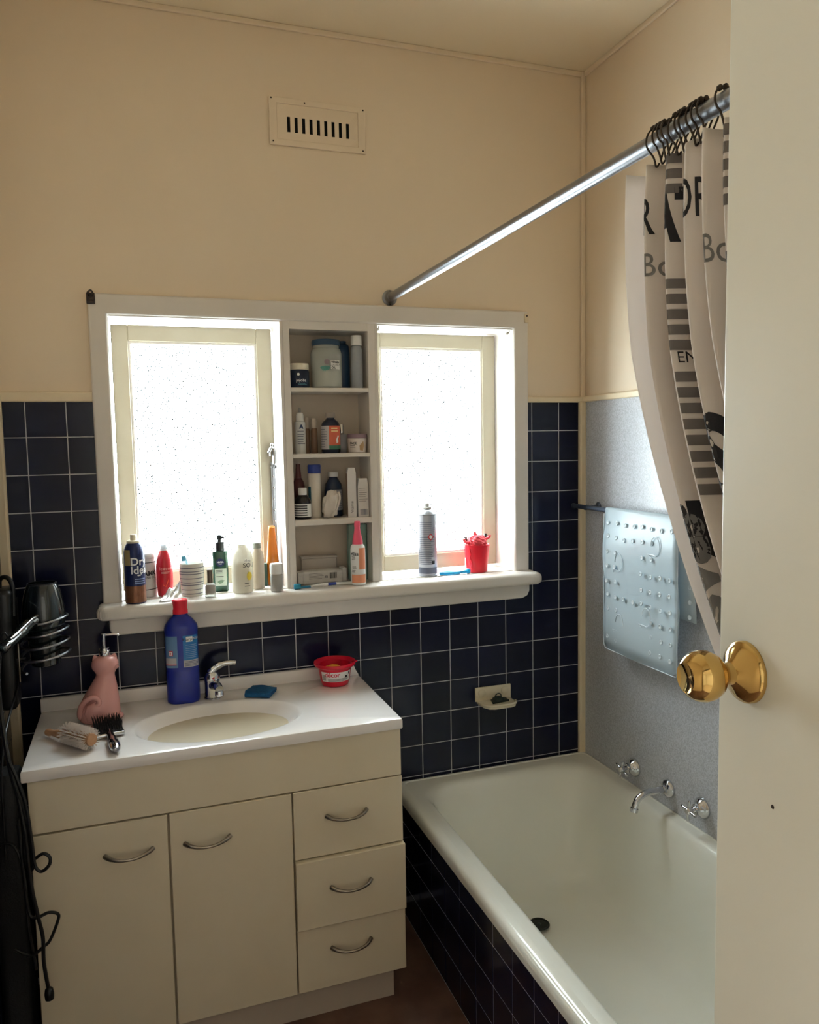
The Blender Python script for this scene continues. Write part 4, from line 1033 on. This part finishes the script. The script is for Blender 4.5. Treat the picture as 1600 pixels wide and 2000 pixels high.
e = thing('tall_carton', 'tall white medicine carton on the third shelf', 'carton', (.911, .014, Z3), -.12)
obj('carton', prism([(-.0135, 0), (.0135, 0), (.0135, .138), (.0105, .154), (-.0105, .154), (-.0135, .138)], -.014, .014, 'y', .0006, 1), CARD, e, False)
obj('lettering', text_flat('Vitamin', .012, (0, -.0140, .032), (0, 0, 1), (-1, 0, 0)), INK, e, False)
obj('side_panel', box(-.0142, -.0137, -.013, .013, .002, .136), mat('brown_carton_print', (150, 122, 108), .6), e, False)
e = thing('short_carton', 'short white medicine carton with barcode at right of the third shelf', 'carton', (.9465, .014, Z3), -.04)
obj('carton', prism([(-.0172, 0), (.0172, 0), (.0172, .094), (.0132, .120), (-.0132, .120), (-.0172, .094)], -.013, .013, 'y', .0006, 1), CARD, e, False)
obj('print_lines', join([box(-.0145, .004 + random.random() * .010, -.0136, -.0130, z, z + .0014) for z in (.088, .082, .074, .068, .062, .054, .048)]), GREYINK, e, False)
obj('barcode', join([box(-.010 + i * .0021, -.010 + i * .0021 + random.choice((.0007, .0013)), -.0136, -.0130, .006, .023) for i in range(11)]), MATS['slate_ink'], e, False)

# ================================================================== THINGS ON THE VANITY TOP
Q = .8002
PINK = mat('dusty_pink_glaze', (206, 150, 146), .22, coat=.4)
e = at('cat_dispenser', 'pink ceramic cat soap dispenser with chrome pump', 'soap dispenser', .156, -.150, Q)
obj('body', lathe([(.046, 0, 0, 0), (.051, .004, 0, 0), (.053, .022, -.001, 0), (.051, .042, 0, 0), (.045, .064, .004, 0), (.037, .086, .010, 0), (.030, .104, .014, 0), (.0245, .118, .017, 0), (.0235, .124, .018, 0), (.0270, .131, .018, 0), (.0330, .140, .018, 0), (.0345, .149, .018, 0), (.0330, .158, .018, 0), (.0270, .167, .018, 0), (.0165, .172, .018, 0), (.011, .173, .018, 0)], 40, sy=.85), PINK, e)
for x in (-.020, .020):
    obj('ear', lathe([(.0115, 0), (.0095, .007), (.0055, .014), (.001, .018)], 18, sy=.6), PINK, e, loc=(.018 + x, 0, .1595), rot=(0, x * 16, 0))
obj('muzzle', lathe([(.001, -.006), (.008, -.004), (.010, 0), (.008, .004), (.001, .006)], 18), PINK, e, loc=(.043, -.012, .143))
obj('tail', tube(spline([(-.044, .010, .008), (-.050, -.014, .020), (-.047, -.026, .045), (-.036, -.035, .064), (-.018, -.037, .073), (-.004, -.039, .066), (-.002, -.041, .056), (-.010, -.042, .052)], 6), [.0075] * 30 + [.0065] * 9 + [.0055] * 4, 12), PINK, e)
obj('paw', lathe([(.001, -.010), (.011, -.006), (.014, 0), (.011, .006), (.001, .010)], 18), PINK, e, loc=(.045, -.020, .0115))
obj('paw', lathe([(.001, -.010), (.011, -.006), (.014, 0), (.011, .006), (.001, .010)], 18), PINK, e, loc=(.030, -.036, .0115))
obj('haunch', lathe([(.001, -.030), (.020, -.022), (.027, 0), (.020, .022), (.001, .030)], 24, sy=.45), PINK, e, loc=(-.012, -.036, .031))
obj('pump_collar', lathe([(.0135, .1725), (.0145, .174), (.0145, .186), (.0125, .188), (.0125, .194), (.006, .195)], 28, off=(.018, 0, 0)), CHROME, e)
obj('pump_stem', lathe([(.0045, .194), (.0045, .226), (.0065, .227), (.0065, .232), (.001, .233)], 18, off=(.018, 0, 0)), CHROME, e)
obj('pump_spout', tube(spline([(.018, 0, .2285), (.040, -.003, .229), (.052, -.005, .228), (.056, -.0055, .2245)], 5), .0034, 10), CHROME, e)

BLU = mat('cobalt_bleach_plastic', (20, 36, 132), .28)
e = at('toilet_cleaner_bottle', 'tall cobalt blue cleaner bottle with red cap beside the tap', 'bottle', .376, -.080, Q)
rx, ry, pw = .0455, .028, 2.6
obj('body', lathe([(.040, 0), (.044, .003), (.0455, .010), (.0455, .094), (.0440, .098), (.0455, .102), (.0455, .200), (.0465, .214), (.044, .224), (.032, .240), (.0215, .249), (.0200, .256)], 44, sy=.62, power=pw), BLU, e)
obj('cap', lathe([(.0225, .2565), (.0225, .268), (.0210, .270), (.0215, .2935), (.0190, .2965), (.001, .297)], 12), mat('red_cap_plastic', (206, 26, 48), .35), e)
obj('label', patch(rx, ry, 2, 66, .106, .196, 14, pw), mat('azure_label', (24, 106, 168), .4), e, False)
obj('label', patch(rx, ry, -66, -10, .106, .196, 14, pw), mat('pale_azure_label', (92, 128, 168), .4), e, False)
obj('label_foot', patch(rx, ry, 2, 66, .106, .126, 14, pw, .0012), mat('grey_white_label', (178, 174, 178), .5), e, False)
obj('label_foot', patch(rx, ry, -66, -14, .116, .134, 14, pw, .0012), mat('grey_white_label', (178, 174, 178), .5), e, False)
obj('red_rule', patch(rx, ry, -66, -14, .1135, .1162, 12, pw, .0014), mat('hazard_red', (196, 60, 66), .5), e, False)
obj('print_lines', join([patch(rx, ry, 8, 56 - random.random() * 10, z, z + .0014, 10, pw, .0014) for z in [.132 + .0052 * i for i in range(8)]]), mat('pale_blue_ink', (140, 160, 200), .5), e, False)
obj('print_lines', join([patch(rx, ry, 4, 62, z, z + .0016, 10, pw, .0018) for z in (.109, .113, .117, .121)]), MATS['slate_ink'], e, False)
obj('brand_oval', patch(rx, ry, 10, 34, .178, .193, 8, pw, .0014), PAPER, e, False)
obj('lettering', text_on('harpic', .011, rx, ry, 22, .1855, pw, .0022), INK, e, False)
obj('lettering', text_on('FRESH', .009, rx, ry, 48, .1865, pw, .0016), WHITEINK, e, False)
obj('warning_ring', join([patch(rx, ry, -44, -26, .140, .1555, 8, pw, .0014)]), mat('hazard_red', (196, 60, 66), .5), e, False)
obj('warning_centre', patch(rx, ry, -41, -29, .1425, .153, 6, pw, .0020), PAPER, e, False)
obj('warning_dot', patch(rx, ry, -37.5, -32.5, .1445, .151, 4, pw, .0026), mat('hazard_red', (196, 60, 66), .5), e, False)

e = at('mixer_tap', 'chrome lever mixer tap behind the basin', 'tap', .456, -.080, Q, 10)
obj('base', lathe([(.0250, 0), (.0250, .004), (.0225, .006), (.0215, .040), (.0220, .050)], 32), CHROME, e)
obj('dome', lathe([(.0220, .050), (.0232, .056), (.0225, .066), (.0185, .075), (.010, .080), (.001, .0815)], 32), CHROME, e)
obj('spout', tube(spline([(0, -.012, .040), (.002, -.040, .048), (.004, -.066, .050), (.005, -.080, .046)], 5), [.0135] * 6 + [.0125] * 5 + [.0118] * 5, 16), CHROME, e)
obj('aerator', lathe([(.0105, 0), (.0118, -.002), (.0118, -.014), (.0095, -.015)], 20), CHROME, e, loc=(.005, -.076, .042))
obj('lever', tube(spline([(-.006, 0, .074), (.012, -.002, .090), (.034, -.006, .098), (.058, -.009, .099), (.068, -.010, .097)], 5), [.0125] * 4 + [.0105] * 5 + [.008] * 6 + [.0068] * 5 + [.004], 14), CHROME, e)
obj('indicator', lathe([(.004, 0), (.0035, .0012), (.001, .0015)], 12), RED, e, loc=(.0, -.0215, .064), rot=(PI / 2 - .35, 0, 0))

SPB = mat('blue_cellulose_sponge', (22, 92, 142), .85, noise=(70, (16, 74, 122), .25), bump=(260, .8))
e = thing('sponge_cloth', 'folded blue sponge cloth lying behind the basin', 'sponge', (.592, -.104, Q), math.radians(-28))
bm = bmesh.new(); bmesh.ops.create_grid(bm, x_segments=14, y_segments=10, size=1)
for v in bm.verts: v.co = Vector((v.co.x * .037, v.co.y * .032, .016 + .002 * math.sin(v.co.x * 3 + v.co.y * 2) - .0015 * v.co.x))
me = me_of(bm)
obj('upper_fold', me, SPB, e).modifiers.new('t', 'SOLIDIFY').thickness = .0085
obj('lower_fold', box(-.0365, .0365, -.0315, .0315, .0002, .0085, .0025, 2), SPB, e)
obj('folded_edge', tube([(-.0365, -.032, .0085), (0, -.0325, .009), (.0365, -.032, .0082)], .0075, 10), SPB, e)

REDB = mat('crimson_bowl_plastic', (196, 14, 44), .3, sss=.08)
e = at('red_bowl', 'crimson plastic bowl with white label at the right of the vanity top', 'bowl', .818, -.088, Q, 4)
obj('bowl', lathe([(.036, 0), (.0400, .002), (.0445, .016), (.0490, .046), (.0500, .056), (.0585, .058), (.0625, .062), (.0630, .070), (.0605, .071), (.0560, .066), (.0490, .062), (.0470, .046), (.0425, .018), (.0375, .006), (.001, .005)], 48), REDB, e)
obj('rim_tab', lathe([(.001, 0), (.009, .001), (.010, .004), (.001, .006)], 16), REDB, e, loc=(.060, .0, .064))
def cone_patch(a0, a1, za, zb, ra, rb, lift):
    v = []; f = []
    for i in range(17):
        a = math.radians(a0 + (a1 - a0) * i / 16) - PI / 2
        v += [((ra + lift) * math.cos(a), (ra + lift) * math.sin(a), za), ((rb + lift) * math.cos(a), (rb + lift) * math.sin(a), zb)]
    for i in range(16): f.append((2 * i, 2 * i + 2, 2 * i + 3, 2 * i + 1))
    return pydata(v, f)
obj('label', cone_patch(-58, 62, .018, .048, .0449, .0493, .0008), PAPER, e, False)
def cone_text(s, size, ang, z, bold, lift=.0018):
    me = text2d(s, size, maxe=size * .2, bold=bold)
    for v in me.vertices:
        zz = z + v.co.y; r = .0449 + (zz - .018) / .030 * .0044 + lift; a = math.radians(ang) - PI / 2 + v.co.x / r
        v.co = (r * math.cos(a), r * math.sin(a), zz)
    return me
obj('lettering', cone_text('décor', .020, -14, .040, .0005), mat('label_red', (206, 40, 66), .5), e, False)
obj('print_lines', join([cone_patch(-30, 30 + random.random() * 22, z, z + .0012, .0449 + (z - .018) / .03 * .0044, .0449 + (z - .018) / .03 * .0046, .0018) for z in (.020, .0225, .025, .0275)]), GREYINK, e, False)
obj('barcode', join([cone_patch(-53 + i * 2.6, -53 + i * 2.6 + 1.4, .022, .040, .0455, .0482, .0018) for i in range(6)]), GREYINK, e, False)
obj('printed_icon', cone_patch(34, 44, .030, .036, .0467, .0476, .0018), INK, e, False); obj('printed_icon', cone_patch(48, 54, .038, .046, .0479, .0490, .0018), INK, e, False)
lm = thing('yellow_soap', 'yellow oval soap lying inside the crimson bowl', 'soap', (.812, -.082, Q + .0065))
obj('bar', lathe([(.001, 0), (.026, .003), (.033, .016), (.033, .030), (.024, .046), (.001, .052)], 30, sy=.72), mat('amber_yellow_soap', (226, 160, 48), .45, sss=.1), lm)
obj('stamp_ridge', tube([(-.016, 0, .049), (0, 0, .0515), (.016, 0, .049)], .0016, 8), mat('amber_yellow_soap', (226, 160, 48), .45), lm)

# hair brushes
def bristle_mesh(items, r):
    v = []; f = []
    for a, b in items:
        a = Vector(a); b = Vector(b); d = (b - a).normalized(); s = d.orthogonal().normalized(); t = d.cross(s); k = len(v)
        for i in range(3):
            q = s * math.cos(i * 2.094) + t * math.sin(i * 2.094); v.append(tuple(a + q * r)); 
        for i in range(3):
            q = s * math.cos(i * 2.094) + t * math.sin(i * 2.094); v.append(tuple(b + q * r * .6))
        for i in range(3): f.append((k + i, k + (i + 1) % 3, k + 3 + (i + 1) % 3, k + 3 + i))
        f.append((k + 3, k + 4, k + 5))
    return pydata(v, f)
WOODB = mat('pale_beech_wood', (188, 146, 112), .5, noise=(60, (166, 122, 88), .2))
# round brush: local X runs from handle tip (-) to barrel end (+)
ang_b = math.atan2(-.395 - -.238, .160 - .033)
e = thing('round_brush', 'round hair brush with wooden core and white bristles at the counter edge', 'hair brush', (.100, -.322, Q + .0275), ang_b)
obj('handle', lathe([(.004, -.108), (.0085, -.104), (.0095, -.094), (.0070, -.085), (.0085, -.072), (.0105, -.055), (.0110, -.040), (.0095, -.028)], 20, axis='x'), WOODB, e, rot=(0, -.085, 0), loc=(0, 0, -.0045))
obj('barrel', lathe([(.0095, -.030), (.0145, -.028), (.0150, .070), (.0140, .074), (.0030, .075)], 26, axis='x'), WOODB, e)
it = []
for i in range(26):
    for j in range(20):
        a = 2 * PI * (j + .5 * (i % 2) * .3) / 20 + random.uniform(-.05, .05); x = -.024 + .092 * i / 25 + random.uniform(-.001, .001)
        for k in range(3):
            aa = a + random.uniform(-.07, .07); xx = x + random.uniform(-.003, .003)
            it.append(((x, .0145 * math.cos(a), .0145 * math.sin(a)), (xx, .0272 * math.cos(aa), .0272 * math.sin(aa))))
obj('bristles', bristle_mesh(it, .00075), mat('white_bristle', (216, 208, 202), .6), e, False, kind='stuff')
# paddle brush: local X from head (-) to handle end (+)
ang_p = math.atan2(-.262, .038)
e = thing('paddle_brush', 'chrome square hair brush with black bristles lying beside the round brush', 'hair brush', (.178, -.268, Q), ang_p)
obj('head', box(-.050, .040, -.036, .036, .002, .013, .004, 3), CHROME, e)
obj('cushion', box(-.046, .036, -.032, .032, .013, .016, .001, 1), BLACK, e)
obj('handle', lathe([(.0100, .036), (.0075, .052), (.0095, .075), (.0120, .100), (.0135, .128), (.0120, .150), (.0080, .160), (.001, .163)], 22, axis='x', off=(0, 0, .0137)), CHROME, e)
obj('handle_tip', lathe([(.0085, .1585), (.0060, .1645), (.001, .166)], 18, axis='x', off=(0, 0, .0137)), STEEL, e)
it = []
for i in range(17):
    for j in range(12):
        x = -.044 + .078 * i / 16; y = -.030 + .060 * j / 11
        for k in range(2):
            it.append(((x, y, .0155), (x * 1.05 + random.uniform(-.002, .002), y * 1.08 + random.uniform(-.002, .002), .036 + random.uniform(-.003, .003))))
obj('bristles', bristle_mesh(it, .0006), mat('black_bristle', (24, 22, 24), .5), e, False, kind='stuff')

# ================================================================== HAIR DRYER CORNER
HX, HY = .030, -.130
e = thing('dryer_holder', 'black wall bracket with coiled silver wire holding the hair dryer', 'hair dryer holder', (X0 + .006, HY, .86))
EO = Vector((-(X0 + .006), -HY, -.86))
def hp_(me, name, m, sm=True):
    o = obj(name, me, m, e, sm); o.location = EO; return o
hp_(box(X0 + .0065, -.038, -.175, -.085, .858, 1.172, .014, 3), 'back_plate', BLACK)
hp_(tube(spline([(-.070, -.13, 1.165), (-.068, -.13, 1.192), (-.055, -.135, 1.200), (-.042, -.14, 1.190), (-.036, -.145, 1.160), (-.037, -.15, 1.10)], 5), .006, 10), 'top_loop', BLACK)
hel = []
for i in range(0, 4 * 28 + 1):
    a = -PI * .75 + 2 * PI * i / 28; t = i / (4 * 28.0)
    R_ = .0560 + .004 * t
    hel.append((HX + R_ * math.cos(a), HY + R_ * math.sin(a), 1.088 - .126 * t + .012 * math.cos(a) + .004 * math.sin(a)))
hp_(tube(hel, .0036, 10), 'wire_coil', STEEL)
hp_(tube([(-.030, -.165, 1.03), (-.030, -.166, .97), (-.030, -.166, .93)], .0022, 8), 'upright', NICKEL)
for z in (1.05, .985): hp_(tube([(-.045, -.150, z), (-.015, -.158, z + .004)], .0030, 8), 'arm', STEEL)

DRY = mat('bottle_black_gloss', (16, 26, 28), .16, coat=.6)
d_ = thing('hair_dryer', 'glossy black hair dryer resting nozzle down in the wire coil', 'hair dryer', (HX, HY, .955))
def dp(me, name, m, par=None, sm=True):
    o = obj(name, me, m, par or d_, sm)
    if par is None: o.location = (-HX, -HY, -.955)
    return o
dp(lathe([(.030, .960), (.036, .964), (.040, 1.02), (.0435, 1.055), (.0500, 1.068), (.0525, 1.085), (.0520, 1.105), (.0480, 1.135), (.0420, 1.160), (.0375, 1.172), (.0355, 1.176), (.0330, 1.174)], 44, off=(HX, HY, 0)), 'casing', DRY)
dp(lathe([(.0335, 1.1735), (.0335, 1.1705), (.001, 1.1700)], 36, off=(HX, HY, 0)), 'intake_screen', mat('grey_metal_mesh', (96, 94, 92), .5, metal=.4, noise=(500, (40, 40, 42), .1)))
dp(lathe([(.0325, 1.172), (.0355, 1.1725), (.0362, 1.176), (.0355, 1.1785), (.0325, 1.178)], 36, off=(HX, HY, 0), cap=False), 'intake_ring', BLACK)
dp(lathe([(.0440, 1.0545), (.0448, 1.056), (.0448, 1.060), (.0440, 1.0615)], 36, off=(HX, HY, 0), cap=False), 'trim_ring', mat('dark_chrome', (90, 94, 98), .2, metal=1.0))
hpts = spline([(.018, -.166, 1.090), (.002, -.200, 1.084), (-.016, -.250, 1.072), (-.036, -.310, 1.060), (-.044, -.345, 1.056)], 5)
dp(tube(hpts, [.016] * 4 + [.0145] * 6 + [.0125] * 6 + [.0095] * 5, 16), 'handle', DRY)
dp(tube([p + Vector((.006, -.004, .012)) for p in hpts[:15]], [.003] + [.0055] * 13 + [.003], 10), 'chrome_strip', CHROME)
dp(tube(spline([(-.049, -.290, 1.068), (-.046, -.292, 1.083), (-.040, -.293, 1.088), (-.035, -.292, 1.079), (-.037, -.290, 1.068)], 4, True), .0022, 8, True), 'hanging_loop', BLACK)
cl = dp(tube(hpts[15:18], .0125, 14), 'cord_collar', CHROME)

CORD = mat('black_cord', (13, 13, 15), .4)
def cord(label, pts, r=.0042, k=6, plug=None):
    b = thing('power_cord', label, 'cord', pts[-1])
    o = obj('cable', tube(spline(pts, k), r, 8), CORD, b); o.location = -Vector(pts[-1])
    if plug:
        q = obj('plug', lathe([(.004, .012), (.0085, .008), (.0105, -.004), (.0095, -.016), (.004, -.020)], 16), CORD, b)
    return b
cord('black hair dryer cord hanging from the handle down past the counter', [(-.044, -.345, 1.056), (-.049, -.36, .99), (-.038, -.41, .892), (-.017, -.472, .807), (.001, -.480, .733), (.011, -.480, .676), (.016, -.478, .604), (.010, -.478, .581), (.000, -.478, .607), (.003, -.478, .666)], .0052)
cord('black cord with a small round loop against the left cabinet door', [(-.022, -.470, .840), (.006, -.482, .752), (.016, -.484, .656), (.020, -.486, .596), (.032, -.488, .578), (.049, -.490, .590), (.052, -.490, .608), (.039, -.488, .619), (.020, -.480, .606)], .0038)
cord('black cord hanging lowest with a plug at its end', [(-.012, -.475, .80), (.002, -.487, .70), (.006, -.490, .657), (.010, -.492, .562), (.021, -.492, .475), (.028, -.492, .425), (.027, -.492, .364), (.034, -.492, .292)], .0042, plug=True)
cord('black cord with a large triangular loop against the left cabinet door', [(-.010, -.470, .70), (-.006, -.478, .60), (.000, -.480, .49), (.015, -.484, .470), (.042, -.485, .477), (.061, -.485, .469), (.059, -.485, .451), (.042, -.485, .412), (.027, -.484, .398), (.000, -.482, .382), (-.034, -.470, .397)], .0036)
cord('thin grey-edged cord bending out from the left wall', [(-.081, -.446, .606), (-.066, -.452, .621), (-.044, -.458, .643), (-.017, -.470, .631), (-.004, -.476, .56), (-.002, -.474, .45), (.008, -.472, .34)], .0032)
cord('thin black cord running down the wall behind the dryer bracket', [(-.036, -.100, 1.140), (-.034, -.115, 1.04), (-.032, -.150, .966), (-.036, -.180, .92), (-.040, -.360, .87), (-.042, -.440, .80), (-.043, -.446, .70), (-.044, -.446, .60)], .0028)
bgm = mat('matte_black', (12, 12, 13), .55, bump=(300, .3))
b = thing('black_gap_form', 'tall narrow black form filling the gap beside the cabinet', 'bag', (-.043, -.36, 0.0))  # black form of unknown kind, fills the gap left of the cabinet
bm = bmesh.new(); RR = []
for k, z in enumerate((0.0005, .02, .10, .22, .34, .46, .58, .68, .75, .775)):
    wv = .0345 + .002 * math.sin(k * 1.7); dv = .058 + .006 * math.sin(k * 1.1 + 1)
    if k == 0: wv -= .006; dv -= .008
    if k == 9: wv -= .010; dv -= .02
    RR.append([bm.verts.new((x, y + .004 * math.sin(6 * z + x * 60), z)) for x, y in rrect(-wv, wv, -dv, dv, .018, 4)])
n = len(RR[0])
for A, B in zip(RR, RR[1:]):
    for i in range(n): bm.faces.new((A[i], A[(i + 1) % n], B[(i + 1) % n], B[i]))
bm.faces.new(RR[0][::-1]); bm.faces.new(RR[-1])
obj('bag', me_of(bm), bgm, b)
obj('upper_loop', tube(spline([(-.02, -.030, .77), (-.018, -.02, .84), (-.022, 0, .90), (-.024, .02, .84), (-.02, .03, .77)], 5), .006, 8, sx=.4), bgm, b)

# print and small marks belong to the part they sit on
SUB = ('lettering', 'print_lines', 'barcode', 'label_inset', 'label_band', 'stripe', 'band', 'screw', 'roller', 'pump_nozzle', 'spray_tip', 'diamond_centre', 'warning_centre', 'warning_dot', 'cord_collar', 'chrome_strip')
HOST = ('label', 'body', 'cup', 'pot', 'carton', 'pack', 'glass', 'fabric', 'flacon', 'foil', 'bottle')
ALIAS = {'pump_nozzle': 'pump_head', 'spray_tip': 'overcap', 'diamond_centre': 'hazard_diamond', 'warning_centre': 'warning_ring', 'warning_dot': 'warning_ring', 'screw': 'flange', 'roller': 'wire', 'cord_collar': 'handle', 'chrome_strip': 'handle'}
for root in [o for o in list(COL.objects) if o.parent is None and o.get('category')]:
    kids = list(root.children); byn = {}
    for k in kids: byn.setdefault(k.name.split('.')[0], k)
    for k in kids:
        n_ = k.name.split('.')[0]
        if not (n_ in SUB or n_.startswith('printed_')): continue
        hn = ALIAS.get(n_)
        host = byn.get(hn) if hn else next((byn[h] for h in HOST if h in byn), None)
        if host is None or host is k or tuple(host.rotation_euler) != (0.0, 0.0, 0.0) or k.children: continue
        k.parent = host; k.location = k.location - host.location
